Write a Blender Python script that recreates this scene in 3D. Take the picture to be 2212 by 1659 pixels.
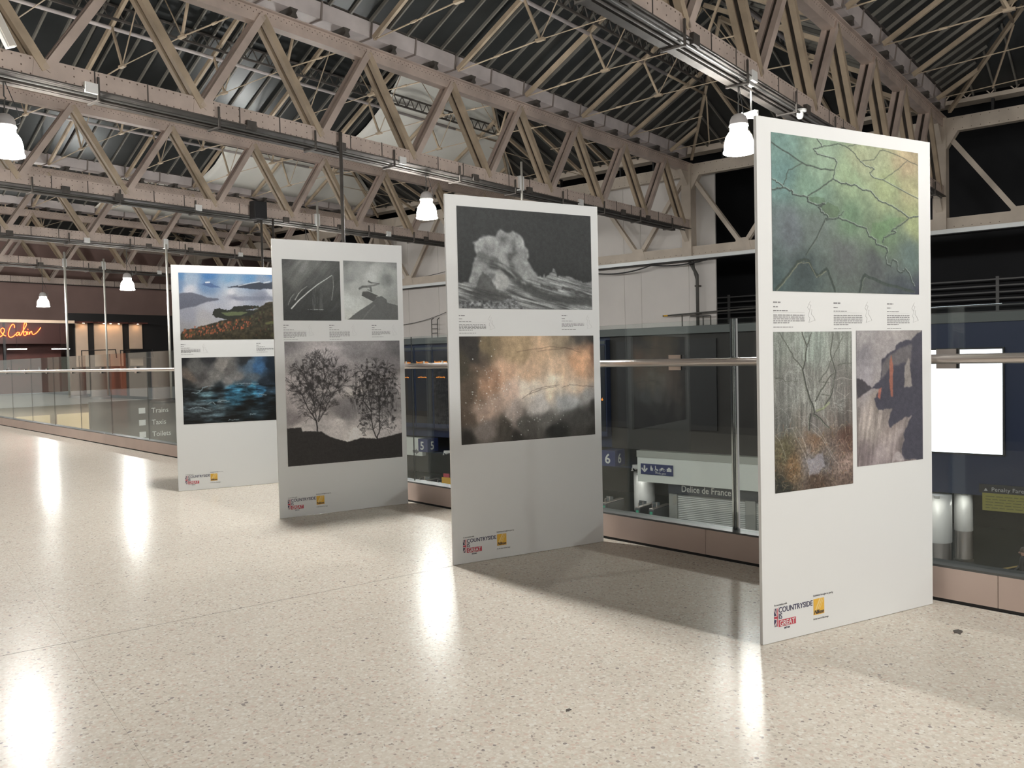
import bpy, bmesh, math, random
import numpy as np
from mathutils import Matrix, Vector

random.seed(7)
for o in list(bpy.data.objects):
    bpy.data.objects.remove(o, do_unlink=True)
scene = bpy.context.scene
COL = scene.collection

# ------------------------------------------------------------------ camera, world, exposure
FPX, PITCH, ROLL, YAW, CAMH = 1790.0, -0.0315, -0.0225, math.radians(51.0), 1.357
fwd = Vector((math.sin(YAW) * math.cos(PITCH), math.cos(YAW) * math.cos(PITCH), math.sin(PITCH)))
rgt = Vector((math.cos(YAW), -math.sin(YAW), 0))
upv = rgt.cross(fwd)
r2 = rgt * math.cos(ROLL) + upv * math.sin(ROLL)
u2 = -rgt * math.sin(ROLL) + upv * math.cos(ROLL)
cam_data = bpy.data.cameras.new('camera')
cam_data.sensor_fit = 'HORIZONTAL'
cam_data.sensor_width = 36.0
cam_data.lens = FPX * 36.0 / 2212.0
cam_data.clip_start = 0.05
cam_data.clip_end = 400
cam = bpy.data.objects.new('camera', cam_data)
COL.objects.link(cam)
m = Matrix.Identity(4)
for i in range(3):
    m[i][0], m[i][1], m[i][2] = r2[i], u2[i], -fwd[i]
m[2][3] = CAMH
cam.matrix_world = m
scene.camera = cam

world = bpy.data.worlds.new('night')
scene.world = world
world.use_nodes = True
bg = world.node_tree.nodes['Background']
bg.inputs[0].default_value = (1.0, 0.93, 0.86, 1)
bg.inputs[1].default_value = 0.26

vs = scene.view_settings
vs.view_transform = 'Standard'
vs.look = 'None'
vs.gamma = 1.0
vs.use_curve_mapping = False
vs.exposure = 0.50

LAMP_STRENGTH = 165.0       # glowing glass shades of the high-bay lamps
LENS_STRENGTH = 200.0      # their recessed lenses, shining down
scene.cycles.caustics_reflective = False
scene.cycles.caustics_refractive = False
scene.cycles.blur_glossy = 0.3

# ------------------------------------------------------------------ materials
MATS = {}

def s2l(c):
    c = np.asarray(c, float) / 255.0
    return np.where(c <= 0.04045, c / 12.92, ((c + 0.055) / 1.055) ** 2.4)

def principled(name, col, rough=0.5, metal=0.0, spec=0.5, noise=0.0, nscale=4.0, bump=0.0, bscale=40.0, coat=0.0):
    """plain principled material with optional object-space mottling and fine bump"""
    if name in MATS:
        return MATS[name]
    mt = bpy.data.materials.new(name)
    mt.use_nodes = True
    nt = mt.node_tree
    b = nt.nodes['Principled BSDF']
    b.inputs['Base Color'].default_value = (*col, 1)
    b.inputs['Roughness'].default_value = rough
    b.inputs['Metallic'].default_value = metal
    b.inputs['Specular IOR Level'].default_value = spec
    b.inputs['Coat Weight'].default_value = coat
    if noise or bump:
        tc = nt.nodes.new('ShaderNodeNewGeometry')
    if noise:
        n = nt.nodes.new('ShaderNodeTexNoise')
        n.inputs['Scale'].default_value = nscale
        n.inputs['Detail'].default_value = 6
        nt.links.new(tc.outputs['Position'], n.inputs['Vector'])
        r = nt.nodes.new('ShaderNodeMapRange')
        r.inputs['From Min'].default_value = 0.3
        r.inputs['From Max'].default_value = 0.7
        r.inputs['To Min'].default_value = 1 - noise
        r.inputs['To Max'].default_value = 1 + noise * 0.5
        nt.links.new(n.outputs['Fac'], r.inputs['Value'])
        mx = nt.nodes.new('ShaderNodeVectorMath')
        mx.operation = 'SCALE'
        mx.inputs[0].default_value = col
        nt.links.new(r.outputs[0], mx.inputs['Scale'])
        nt.links.new(mx.outputs[0], b.inputs['Base Color'])
    if bump:
        n2 = nt.nodes.new('ShaderNodeTexNoise')
        n2.inputs['Scale'].default_value = bscale
        nt.links.new(tc.outputs['Position'], n2.inputs['Vector'])
        bp = nt.nodes.new('ShaderNodeBump')
        bp.inputs['Strength'].default_value = bump
        bp.inputs['Distance'].default_value = 0.01
        nt.links.new(n2.outputs['Fac'], bp.inputs['Height'])
        nt.links.new(bp.outputs[0], b.inputs['Normal'])
    MATS[name] = mt
    return mt

def emissive(name, col, strength):
    if name in MATS:
        return MATS[name]
    mt = bpy.data.materials.new(name)
    mt.use_nodes = True
    nt = mt.node_tree
    nt.nodes.clear()
    e = nt.nodes.new('ShaderNodeEmission')
    e.inputs[0].default_value = (*col, 1)
    e.inputs[1].default_value = strength
    o = nt.nodes.new('ShaderNodeOutputMaterial')
    nt.links.new(e.outputs[0], o.inputs[0])
    MATS[name] = mt
    return mt

def glass_mat(name, tint, rough=0.0):
    """clear architectural glass: Fresnel mix of see-through and mirror"""
    mt = bpy.data.materials.new(name)
    mt.use_nodes = True
    nt = mt.node_tree
    nt.nodes.clear()
    t = nt.nodes.new('ShaderNodeBsdfTransparent')
    t.inputs[0].default_value = (*tint, 1)
    g = nt.nodes.new('ShaderNodeBsdfGlossy')
    g.inputs['Roughness'].default_value = rough
    g.inputs[0].default_value = (0.95, 1, 0.98, 1)
    f = nt.nodes.new('ShaderNodeFresnel')
    ge = nt.nodes.new('ShaderNodeNewGeometry')      # same reflectance from both sides of the pane (no refraction modelled)
    mr = nt.nodes.new('ShaderNodeMapRange')
    mr.inputs['To Min'].default_value = 1.5
    mr.inputs['To Max'].default_value = 1 / 1.5
    nt.links.new(ge.outputs['Backfacing'], mr.inputs['Value'])
    nt.links.new(mr.outputs[0], f.inputs['IOR'])
    mx = nt.nodes.new('ShaderNodeMixShader')
    o = nt.nodes.new('ShaderNodeOutputMaterial')
    nt.links.new(f.outputs[0], mx.inputs[0])
    nt.links.new(t.outputs[0], mx.inputs[1])
    nt.links.new(g.outputs[0], mx.inputs[2])
    nt.links.new(mx.outputs[0], o.inputs[0])
    MATS[name] = mt
    return mt

def terrazzo():
    mt = bpy.data.materials.new('terrazzo')
    mt.use_nodes = True
    nt = mt.node_tree
    L = nt.links.new
    b = nt.nodes['Principled BSDF']
    geo = nt.nodes.new('ShaderNodeNewGeometry')
    def vor(scale):
        v = nt.nodes.new('ShaderNodeTexVoronoi')
        v.inputs['Scale'].default_value = scale
        L(geo.outputs['Position'], v.inputs['Vector'])
        return v
    def ramp(stops, fac, interp='CONSTANT'):
        r = nt.nodes.new('ShaderNodeValToRGB')
        r.color_ramp.interpolation = interp
        e = r.color_ramp.elements
        while len(e) < len(stops):
            e.new(0.5)
        for k, (p, c) in zip(e, stops):
            k.position = p
            k.color = (*c, 1)
        L(fac, r.inputs[0])
        return r
    base = (0.66, 0.60, 0.515)
    v1 = vor(58)
    sep = nt.nodes.new('ShaderNodeSeparateColor')
    L(v1.outputs['Color'], sep.inputs[0])
    chips = ramp([(0, base), (0.30, (0.71, 0.66, 0.58)), (0.55, (0.64, 0.53, 0.45)), (0.70, (0.60, 0.55, 0.47)),
                  (0.84, (0.74, 0.71, 0.64)), (0.94, (0.50, 0.43, 0.37)), (0.988, (0.32, 0.28, 0.26))], sep.outputs[0])
    inside = ramp([(0, (1, 1, 1)), (0.42, (1, 1, 1)), (0.52, (0, 0, 0))], v1.outputs['Distance'], 'LINEAR')
    v2 = vor(130)
    sep2 = nt.nodes.new('ShaderNodeSeparateColor')
    L(v2.outputs['Color'], sep2.inputs[0])
    fine = ramp([(0, base), (0.45, (0.69, 0.64, 0.555)), (0.7, (0.63, 0.55, 0.47)), (0.88, (0.74, 0.70, 0.62)), (0.96, (0.38, 0.33, 0.29))], sep2.outputs[1])
    mx = nt.nodes.new('ShaderNodeMix')
    mx.data_type = 'RGBA'
    L(inside.outputs[0], mx.inputs['Factor'])
    L(fine.outputs[0], mx.inputs['A'])
    L(chips.outputs[0], mx.inputs['B'])
    nz = nt.nodes.new('ShaderNodeTexNoise')
    nz.inputs['Scale'].default_value = 0.9
    nz.inputs['Detail'].default_value = 5
    L(geo.outputs['Position'], nz.inputs['Vector'])
    mr = nt.nodes.new('ShaderNodeMapRange')
    mr.inputs['To Min'].default_value = 0.93
    mr.inputs['To Max'].default_value = 1.06
    L(nz.outputs['Fac'], mr.inputs['Value'])
    sc = nt.nodes.new('ShaderNodeVectorMath')
    sc.operation = 'SCALE'
    L(mx.outputs['Result'], sc.inputs[0])
    L(mr.outputs[0], sc.inputs['Scale'])
    L(sc.outputs[0], b.inputs['Base Color'])
    b.inputs['Roughness'].default_value = 0.20
    b.inputs['Specular IOR Level'].default_value = 0.03
    MATS['terrazzo'] = mt
    return mt

def vertex_print():
    """ink on the boards: colour comes from the print's own colour attribute"""
    mt = bpy.data.materials.new('photo_print')
    mt.use_nodes = True
    nt = mt.node_tree
    b = nt.nodes['Principled BSDF']
    a = nt.nodes.new('ShaderNodeVertexColor')
    a.layer_name = 'ink'
    nt.links.new(a.outputs[0], b.inputs['Base Color'])
    b.inputs['Roughness'].default_value = 0.45
    b.inputs['Specular IOR Level'].default_value = 0.25
    MATS['print'] = mt
    return mt

steel = principled('painted_steel', (0.56, 0.46, 0.40), 0.55, noise=0.22, nscale=1.6)
steel_dk = principled('soot_and_gap_shade_steel', (0.085, 0.075, 0.066), 0.7, noise=0.4, nscale=3)
steel_tan = principled('tan_rafter_steel', (0.47, 0.375, 0.27), 0.55, noise=0.25, nscale=2.0)
steel_wall = principled('cream_girder_steel', (0.55, 0.48, 0.40), 0.55, noise=0.15, nscale=1.5)
gutter_m = principled('gutter_paint', (0.62, 0.56, 0.545), 0.5, noise=0.2, nscale=1.4)
deck_m = principled('roof_deck_metal', (0.052, 0.056, 0.056), 0.36, metal=0.5, noise=0.3, nscale=0.8)
rib_m = principled('roof_rib_paint', (0.20, 0.19, 0.165), 0.5, noise=0.2, nscale=2)
sheet_m = principled('white_sheeting', (0.80, 0.79, 0.73), 0.75, noise=0.06, nscale=0.7, bump=0.25, bscale=1.6)
board_m = principled('white_wall_board', (0.68, 0.65, 0.62), 0.6, noise=0.05, nscale=0.8)
black_m = principled('black_paint', (0.012, 0.012, 0.013), 0.6)
void_m = principled('dark_shed', (0.010, 0.011, 0.014), 0.8)
silver_m = principled('silver_strip', (0.62, 0.64, 0.64), 0.4, metal=0.3)
cable_m = principled('grey_conduit', (0.085, 0.082, 0.075), 0.6, metal=0.0, noise=0.2, nscale=3)
galv_m = principled('galvanised_tube', (0.60, 0.585, 0.53), 0.45, metal=0.2)
inox_m = principled('brushed_steel', (0.68, 0.62, 0.58), 0.30, metal=0.8)
inox_dk = principled('dull_steel_kick', (0.60, 0.49, 0.44), 0.40, metal=0.35, noise=0.08, nscale=2)
chrome_m = principled('polished_steel', (0.75, 0.75, 0.78), 0.08, metal=1.0)
channel_m = principled('glass_channel', (0.12, 0.125, 0.125), 0.45, metal=0.5)
white_m = principled('panel_white', (0.70, 0.715, 0.715), 0.32, spec=0.4)
white_gloss = principled('white_plastic', (0.78, 0.78, 0.76), 0.35)
navy_m = principled('navy_panel', (0.008, 0.020, 0.068), 0.5)
blue_m = principled('sign_blue', (0.020, 0.035, 0.14), 0.45)
brown_m = principled('dark_brown_cladding', (0.026, 0.023, 0.021), 0.6, noise=0.2, nscale=1)
kioskgrey_m = principled('slate_sign', (0.040, 0.047, 0.058), 0.5)
fascia_m = principled('fascia_white', (0.84, 0.88, 0.82), 0.5)
shutter_m = principled('shutter_metal', (0.52, 0.54, 0.52), 0.45, metal=0.3)
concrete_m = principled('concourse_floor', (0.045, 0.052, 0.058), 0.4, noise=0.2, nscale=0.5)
wood_m = principled('bar_timber', (0.10, 0.03, 0.022), 0.5, noise=0.3, nscale=1.5)
cream_m = principled('cream_wall', (0.62, 0.47, 0.35), 0.6, noise=0.06, nscale=2)
pink_m = principled('far_wall_plaster', (0.30, 0.20, 0.175), 0.8, noise=0.1, nscale=0.8)
col_m = principled('column_cladding', (0.58, 0.47, 0.41), 0.4)
ink_m = principled('ink_black', (0.035, 0.035, 0.045), 0.5)
inkg_m = principled('ink_grey', (0.20, 0.20, 0.21), 0.6)
inkl_m = principled('ink_pale', (0.50, 0.50, 0.50), 0.6)
red_m = principled('ink_red', (0.50, 0.055, 0.085), 0.5)
yel_m = principled('ink_yellow', (0.72, 0.42, 0.05), 0.5)
yel2_m = principled('ink_yellow_pale', (0.76, 0.58, 0.24), 0.5)
nik_m = principled('ink_navy', (0.045, 0.045, 0.10), 0.5)
grout_m = principled('floor_joint', (0.46, 0.40, 0.33), 0.7)
seam_m = principled('floor_seam', (0.10, 0.08, 0.07), 0.7)
orange_em = emissive('display_orange', (1.0, 0.33, 0.05), 1.2)
neon_em = emissive('neon_red', (1.0, 0.085, 0.02), 9.0)
lamp_em = emissive('lamp_glass', (1.0, 0.985, 0.945), LAMP_STRENGTH)
lens_em = emissive('lamp_lens', (1.0, 0.985, 0.945), LENS_STRENGTH)
screen_em = emissive('screen_white', (0.90, 0.94, 1.0), 3.2)
fill_window_em = emissive('added_window_glow', (1.0, 0.90, 0.82), 2.0)
shop_dim = emissive('dim_shop_window', (1.0, 0.80, 0.66), 0.35)
warm_em = emissive('warm_downlight', (1.0, 0.62, 0.33), 60.0)
cool_em = emissive('white_batten_light', (0.95, 0.97, 1.0), 5.0)
soffit_fill_em = emissive('added_soffit_fill', (1.0, 0.98, 0.94), 70.0)
soft_em = emissive('white_downlight', (1.0, 0.97, 0.90), 45.0)
warmpanel_em = emissive('lit_shop_panel', (1.0, 0.74, 0.42), 0.55)
glass_m = glass_mat('rail_glass', (0.93, 0.955, 0.95))
terrazzo_m = terrazzo()
print_m = vertex_print()

# ------------------------------------------------------------------ mesh helpers
class MB:
    def __init__(self):
        self.v, self.f, self.mi = [], [], []
        self.cur = 0
    def add(self, vs_, fs):
        k = len(self.v)
        self.v += [tuple(p) for p in vs_]
        self.f += [tuple(i + k for i in f) for f in fs]
        self.mi += [self.cur] * len(fs)
        return self
    def hexa(self, p):
        return self.add(p, [(0, 3, 2, 1), (4, 5, 6, 7), (0, 1, 5, 4), (1, 2, 6, 5), (2, 3, 7, 6), (3, 0, 4, 7)])
    def box(self, x0, x1, y0, y1, z0, z1):
        return self.hexa([(x0, y0, z0), (x1, y0, z0), (x1, y1, z0), (x0, y1, z0),
                          (x0, y0, z1), (x1, y0, z1), (x1, y1, z1), (x0, y1, z1)])
    def beam(self, a, b, w, h, up=(0, 0, 1), off=(0, 0)):
        """bar from a to b; w across, h along 'up'"""
        a, b = Vector(a), Vector(b)
        d = (b - a).normalized()
        s = d.cross(Vector(up)).normalized()
        u = s.cross(d)
        o = s * off[0] + u * off[1]
        P = []
        for c in (a, b):
            for i, j in ((-1, -1), (1, -1), (1, 1), (-1, 1)):
                P.append(c + o + s * (w / 2 * i) + u * (h / 2 * j))
        return self.hexa(P)
    def tube(self, pts, r, n=8, cap=True):
        pts = [Vector(p) for p in pts]
        rings = []
        prev = None
        for i, p in enumerate(pts):
            if i == 0: d = pts[1] - p
            elif i == len(pts) - 1: d = p - pts[i - 1]
            else: d = (pts[i + 1] - p).normalized() + (p - pts[i - 1]).normalized()
            d.normalize()
            ref = prev if prev is not None else (Vector((0, 0, 1)) if abs(d.z) < 0.9 else Vector((1, 0, 0)))
            s = (ref - d * ref.dot(d))
            if s.length < 1e-6: s = d.orthogonal()
            s.normalize()
            prev = s
            t = d.cross(s)
            rr = r[i] if isinstance(r, (list, tuple)) else r
            rings.append([p + s * (rr * math.cos(2 * math.pi * k / n)) + t * (rr * math.sin(2 * math.pi * k / n)) for k in range(n)])
        V = [q for ring in rings for q in ring]
        F = []
        for i in range(len(rings) - 1):
            for k in range(n):
                F.append((i * n + k, i * n + (k + 1) % n, (i + 1) * n + (k + 1) % n, (i + 1) * n + k))
        if cap:
            F.append(tuple(reversed(range(n))))
            F.append(tuple((len(rings) - 1) * n + k for k in range(n)))
        return self.add(V, F)
    def lathe(self, prof, n=24, c=(0, 0, 0), cap0=False, cap1=False):
        V, F = [], []
        for r, z in prof:
            for k in range(n):
                a = 2 * math.pi * k / n
                V.append((c[0] + r * math.cos(a), c[1] + r * math.sin(a), c[2] + z))
        for i in range(len(prof) - 1):
            for k in range(n):
                F.append((i * n + k, i * n + (k + 1) % n, (i + 1) * n + (k + 1) % n, (i + 1) * n + k))
        if cap0: F.append(tuple(reversed(range(n))))
        if cap1: F.append(tuple((len(prof) - 1) * n + k for k in range(n)))
        return self.add(V, F)
    def prism(self, poly, vec):
        """closed polygon (3D points) pushed along vec"""
        vec = Vector(vec)
        n = len(poly)
        P = [Vector(p) for p in poly]
        F = [tuple(reversed(range(n))), tuple(range(n, 2 * n))]
        for k in range(n):
            F.append((k, (k + 1) % n, n + (k + 1) % n, n + k))
        return self.add(P + [p + vec for p in P], F)
    def mesh(self, name, mats, smooth=False):
        me = bpy.data.meshes.new(name)
        me.from_pydata(self.v, [], self.f)
        for mt in (mats if isinstance(mats, (list, tuple)) else [mats]):
            me.materials.append(mt)
        if len(set(self.mi)) > 1:
            me.polygons.foreach_set('material_index', self.mi)
        if smooth:
            me.polygons.foreach_set('use_smooth', [True] * len(me.polygons))
        bm = bmesh.new()
        bm.from_mesh(me)
        bmesh.ops.recalc_face_normals(bm, faces=bm.faces)
        bm.to_mesh(me)
        bm.free()
        me.update()
        return me
    def build(self, name, mats, parent=None, smooth=False, bevel=0.0, **kw):
        o = obj(name, self.mesh(name, mats, smooth), parent)
        if bevel:
            md = o.modifiers.new('bevel', 'BEVEL')
            md.width = bevel
            md.segments = 2
            md.limit_method = 'ANGLE'
        tag(o, **kw)
        return o

def obj(name, me, parent=None, loc=None):
    o = bpy.data.objects.new(name, me)
    COL.objects.link(o)
    if parent is not None:
        o.parent = parent
    if loc is not None:
        o.location = loc
    return o

def tag(o, label=None, cat=None, group=None, kind=None):
    if label: o['label'] = label
    if cat: o['category'] = cat
    if group: o['group'] = group
    if kind: o['kind'] = kind
    return o

def thing(name, loc=(0, 0, 0), rz=0.0, **kw):
    o = obj(name, None, None, loc)
    o.rotation_euler = (0, 0, rz)
    o.empty_display_size = 0.2
    return tag(o, **kw)

def copy_tree(src, parent=None):
    c = src.copy()
    COL.objects.link(c)
    c.parent = parent
    for ch in list(src.children):
        copy_tree(ch, c)
    return c

ORD = ['nearest', 'second', 'third', 'fourth', 'fifth', 'sixth', 'seventh', 'eighth', 'ninth', 'tenth', 'eleventh', 'twelfth', 'thirteenth', 'fourteenth', 'fifteenth', 'sixteenth', 'seventeenth', 'eighteenth']

def text_mesh(name, s, size, mat, shear=0.0, align='LEFT', bold=0.0, spacing=1.0, xscale=1.0, facing='-Y'):
    cu = bpy.data.curves.new('t', 'FONT')
    cu.body = s
    cu.size = size
    cu.shear = shear
    cu.align_x = align
    cu.offset = bold
    cu.space_character = spacing
    cu.resolution_u = 3
    cu.extrude = 0.0005
    to = bpy.data.objects.new('t', cu)
    COL.objects.link(to)
    dg = bpy.context.evaluated_depsgraph_get()
    me = bpy.data.meshes.new_from_object(to.evaluated_get(dg))
    bpy.data.objects.remove(to)
    bpy.data.curves.remove(cu)
    me.name = name
    if facing == '-Y':      # reads from the -Y side: x right, z up
        M = Matrix(((xscale, 0, 0, 0), (0, 0, -1, 0), (0, 1, 0, 0), (0, 0, 0, 1)))
    else:                   # '-X': reads from the -X side: right is -Y
        M = Matrix(((0, 0, -1, 0), (-xscale, 0, 0, 0), (0, 1, 0, 0), (0, 0, 0, 1)))
    me.transform(M)
    me.materials.clear()
    me.materials.append(mat)
    return me

def text(name, s, size, mat, parent, loc, **k):
    return obj(name, text_mesh(name, s, size, mat, **k), parent, loc)

# the balustrade line on the floor: X = RX + RS*Y
RX, RS = 4.72, 0.138
RD = Vector((RS, 1, 0)).normalized()       # along the balustrade
RN = Vector((-1, RS, 0)).normalized()      # towards the camera side
def rail_pt(Y, back=0.0, z=0.0):
    p = Vector((RX + RS * Y, Y, 0)) + RN * back
    p.z = z
    return p
# ------------------------------------------------------------------ balcony floor: terrazzo slabs with recessed joints
def clip_poly(poly, p0, n):
    """keep the part of a 2D polygon where (p-p0).n >= 0"""
    out = []
    for i in range(len(poly)):
        a, b = poly[i], poly[(i + 1) % len(poly)]
        da = (a[0] - p0[0]) * n[0] + (a[1] - p0[1]) * n[1]
        db = (b[0] - p0[0]) * n[0] + (b[1] - p0[1]) * n[1]
        if da >= 0: out.append(a)
        if da * db < 0:
            t = da / (da - db)
            out.append((a[0] + t * (b[0] - a[0]), a[1] + t * (b[1] - a[1])))
    return out

WALL_OFF = 7.3
def strip_poly(y0, y1):
    a, b = rail_pt(y0), rail_pt(y1)
    c, d = rail_pt(y1, WALL_OFF), rail_pt(y0, WALL_OFF)
    return [tuple(p[:2]) for p in (a, b, c, d)]
floor = MB().prism([(x, y, -0.5) for x, y in strip_poly(-28, 49)], (0, 0, 0.496)).build('floor', grout_m, kind='structure', label='cream terrazzo balcony floor with fine joints')
TA = math.radians(-14.3)
tu, tv = (math.cos(TA), math.sin(TA)), (-math.sin(TA), math.cos(TA))
S0 = (3.95, 3.72)                 # a point on the dark joint
SL = 1.225
rn2 = (RN.x, RN.y)
GAP = 0.0018
SLAB_Y = 9.2
for i in range(-6, 5):
    for j in range(-6, 7):
        g = []
        for a, b in ((0, 0), (1, 0), (1, 1), (0, 1)):
            e = 0.006 if (b == 0 and j == 0) or (b == 1 and j == -1) else GAP * 0.45
            uu = (i + a) * SL + (GAP if a == 0 else -GAP) * 0.2
            vv = (j + b) * SL + (e if b == 0 else -e) * 0.5
            g.append((S0[0] + 0.18 + tu[0] * uu + tv[0] * vv, S0[1] - 0.046 + tu[1] * uu + tv[1] * vv))
        g = clip_poly(g, tuple(rail_pt(0)[:2]), rn2)
        if g: g = clip_poly(g, tuple(rail_pt(0, WALL_OFF)[:2]), (-rn2[0], -rn2[1]))
        if g: g = clip_poly(g, (0, SLAB_Y), (0, -1))
        if g: g = clip_poly(g, (0, -2.2), (0, 1))
        if len(g) > 2:
            MB().prism([(x, y, -0.004) for x, y in g], (0, 0, 0.004)).build('floor_slab', terrazzo_m, floor)
_p = [(S0[0] + 0.18 + tu[0] * q_, S0[1] - 0.046 + tu[1] * q_) for q_ in (-6.5, 1.3)]
MB().beam((*_p[0], -.0016), (*_p[1], -.0016), .0062, .0022).build('floor_seam', seam_m, floor)
for y0, y1 in ((-28, -2.2), (SLAB_Y, 49)):
    r = [(-30, y0), (40, y0), (40, y1), (-30, y1)]
    r = clip_poly(r, tuple(rail_pt(0)[:2]), rn2)
    r = clip_poly(r, tuple(rail_pt(0, WALL_OFF)[:2]), (-rn2[0], -rn2[1]))
    MB().prism([(x, y, -0.004) for x, y in r], (0, 0, 0.004)).build('floor_slab', terrazzo_m, floor)

def scuff(x, y, r, label):
    P = [(x + r * random.uniform(.35, 1) * math.cos(a) * 1.5, y + r * random.uniform(.35, 1) * math.sin(a), 0.0) for a in [k * math.pi / 7 for k in range(14)]]
    MB().prism(P, (0, 0, 0.003)).build('floor_litter', principled('dirt', (0.10, 0.085, 0.075), 0.9), label=label, cat='litter')
scuff(4.37, 0.83, 0.035, 'small dark scrap of dirt on the floor right of the rightmost panel')
scuff(2.56, 1.83, 0.013, 'tiny dark fleck of litter on the open floor before the third panel')

# back wall of the balcony with shop fronts (left of the camera, seen only mirrored in the glass)
w = MB()
a, b = rail_pt(-28, WALL_OFF), rail_pt(49, WALL_OFF)
w.prism([(a.x, a.y, 0), (b.x, b.y, 0), (b.x, b.y, 5.2), (a.x, a.y, 5.2)], RN * 0.3)
wall_left = w.build('wall_left', principled('backwall', (0.13, 0.115, 0.105), 0.7, noise=0.1), kind='structure', label='plain shop-side wall of the balcony')
tones = [(0.16, 0.17, 0.15), (0.32, 0.10, 0.08), (0.10, 0.11, 0.13), (0.34, 0.31, 0.27), (0.18, 0.20, 0.19), (0.50, 0.14, 0.07), (0.06, 0.08, 0.12)]
for k in range(30):
    y = -25.4 + 2.45 * k
    p, q = rail_pt(y, WALL_OFF - 0.005), rail_pt(y + 2.1, WALL_OFF - 0.005)
    lit = y < -2  # unseen glowing windows added behind the camera as fill for the panels
    mt_ = fill_window_em if lit else (shop_dim if (y > 14 and k % 3 == 0) else (principled('shopfront_closed', (.02, .02, .022), 0.5) if y < 13 else principled('shopfront_%d' % (k % 7), tones[(k * 3) % 7], 0.35)))
    MB().prism([(p.x, p.y, 0.12), (q.x, q.y, 0.12), (q.x, q.y, 2.7), (p.x, p.y, 2.7)], -RN * -0.05).build('added_fill_window' if lit else 'shopfront_panel', mt_, wall_left)
for k, Y in enumerate((17.0, 23.5, 29.9, 36.9, 39.9)):
    c = rail_pt(Y, 6.55)
    t = thing('column', (c.x, c.y, 0), label='round pinkish column on the shop side, %s along the balcony' % ORD[k], cat='column', group='columns along the shop side')
    MB().lathe([(0.33, 0.10), (0.33, 4.6)], 28).build('shaft', col_m, t, smooth=True)
    MB().lathe([(0.42, 0), (0.42, 0.08), (0.34, 0.12)], 28, cap0=True).build('base_ring', inox_m, t)
    MB().lathe([(0.33, 4.6), (0.42, 4.75), (0.42, 5.0)], 28, cap1=True).build('capital', col_m, t)

# ------------------------------------------------------------------ glass balustrade
rail = thing('glass_balustrade', tuple(rail_pt(-3)), label='glass balustrade with round steel handrail along the balcony edge', cat='balustrade')
rail.matrix_world = Matrix.Translation(rail_pt(-3))
inv = rail.matrix_world.inverted()
def rbuild(mb, name, mat, **k):
    mb.v = [tuple(inv @ Vector(p)) for p in mb.v]
    return mb.build(name, mat, rail, **k)
JP = 1.7365
joints = [2.29 + JP * k for k in range(-4, 28)]
def rbox(y0, y1, b0, b1, z0, z1):
    m_ = MB()
    P = []
    for z in (z0, z1):
        for (y, b) in ((y0, b0), (y1, b0), (y1, b1), (y0, b1)):
            P.append(rail_pt(y, b, z))
    return m_.hexa(P)
for k in range(len(joints) - 1):
    y0, y1 = joints[k], joints[k + 1]
    rbuild(rbox(y0 + .004, y1 - .004, -0.075, -0.063, 0.17, 1.58), 'glass_pane', glass_m)
    rbuild(rbox(y0 - .002, y0 + .002, -0.074, -0.064, 0.19, 1.58), 'pane_joint', black_m)
    # kick plate in lengths of one pane, joint offset like the photograph
    rbuild(rbox(y0 + .18, y1 + .177, -0.02, 0.0, 0.018, 0.185), 'kick_plate', inox_dk)
    yc = y0 + 0.435
    rbuild(rbox(yc - .05, yc + .05, -0.062, -0.045, 1.247, 1.352), 'rail_clamp', inox_m)
    rbuild(rbox(yc - .062, yc - .052, -0.064, -0.043, 1.247, 1.352), 'clamp_edge', black_m)
    mb = MB().tube([rail_pt(yc, -0.05, 1.30), rail_pt(yc, 0.0, 1.30)], 0.012)
    rbuild(mb, 'rail_bracket', inox_m)
# polished cover strip on the joint between third and fourth panel
rbuild(rbox(2.29 - .022, 2.29 + .022, -0.10, -0.078, 0.19, 1.58), 'joint_cover', chrome_m)
rbuild(rbox(joints[0], joints[-1], -0.135, 0.0, 0.185, 0.197), 'channel_top', channel_m)
rbuild(rbox(joints[0], joints[-1], -0.135, -0.02, 0.0, 0.185), 'channel_body', channel_m)
rbuild(rbox(joints[0], joints[-1], -0.02, -0.004, 0.0, 0.018), 'shadow_gap', black_m)
ys = [joints[0] + (joints[-1] - joints[0]) * t / 12 for t in range(13)]
rbuild(MB().tube([rail_pt(y, 0.02, 1.30) for y in ys], 0.026, 16), 'handrail', inox_m, smooth=True)
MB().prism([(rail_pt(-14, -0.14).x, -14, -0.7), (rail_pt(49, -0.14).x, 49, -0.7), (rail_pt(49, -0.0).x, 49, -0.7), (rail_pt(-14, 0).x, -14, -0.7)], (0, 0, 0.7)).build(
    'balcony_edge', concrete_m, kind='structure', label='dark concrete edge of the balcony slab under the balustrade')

# ------------------------------------------------------------------ roof
TY = [-3.15, 6.75, 16.65, 26.55, 36.4, 46.3, 56.2]
TX0, TX1 = -4.45, 32.8
NL = [6.77 + 3.195 * k for k in range(-3, 9)]        # lower nodes
NU = [8.36 + 3.195 * k for k in range(-4, 8)]        # upper nodes
LZ0, LZ1, UZ0, UZ1 = 6.72, 7.12, 9.20, 9.54

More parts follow.
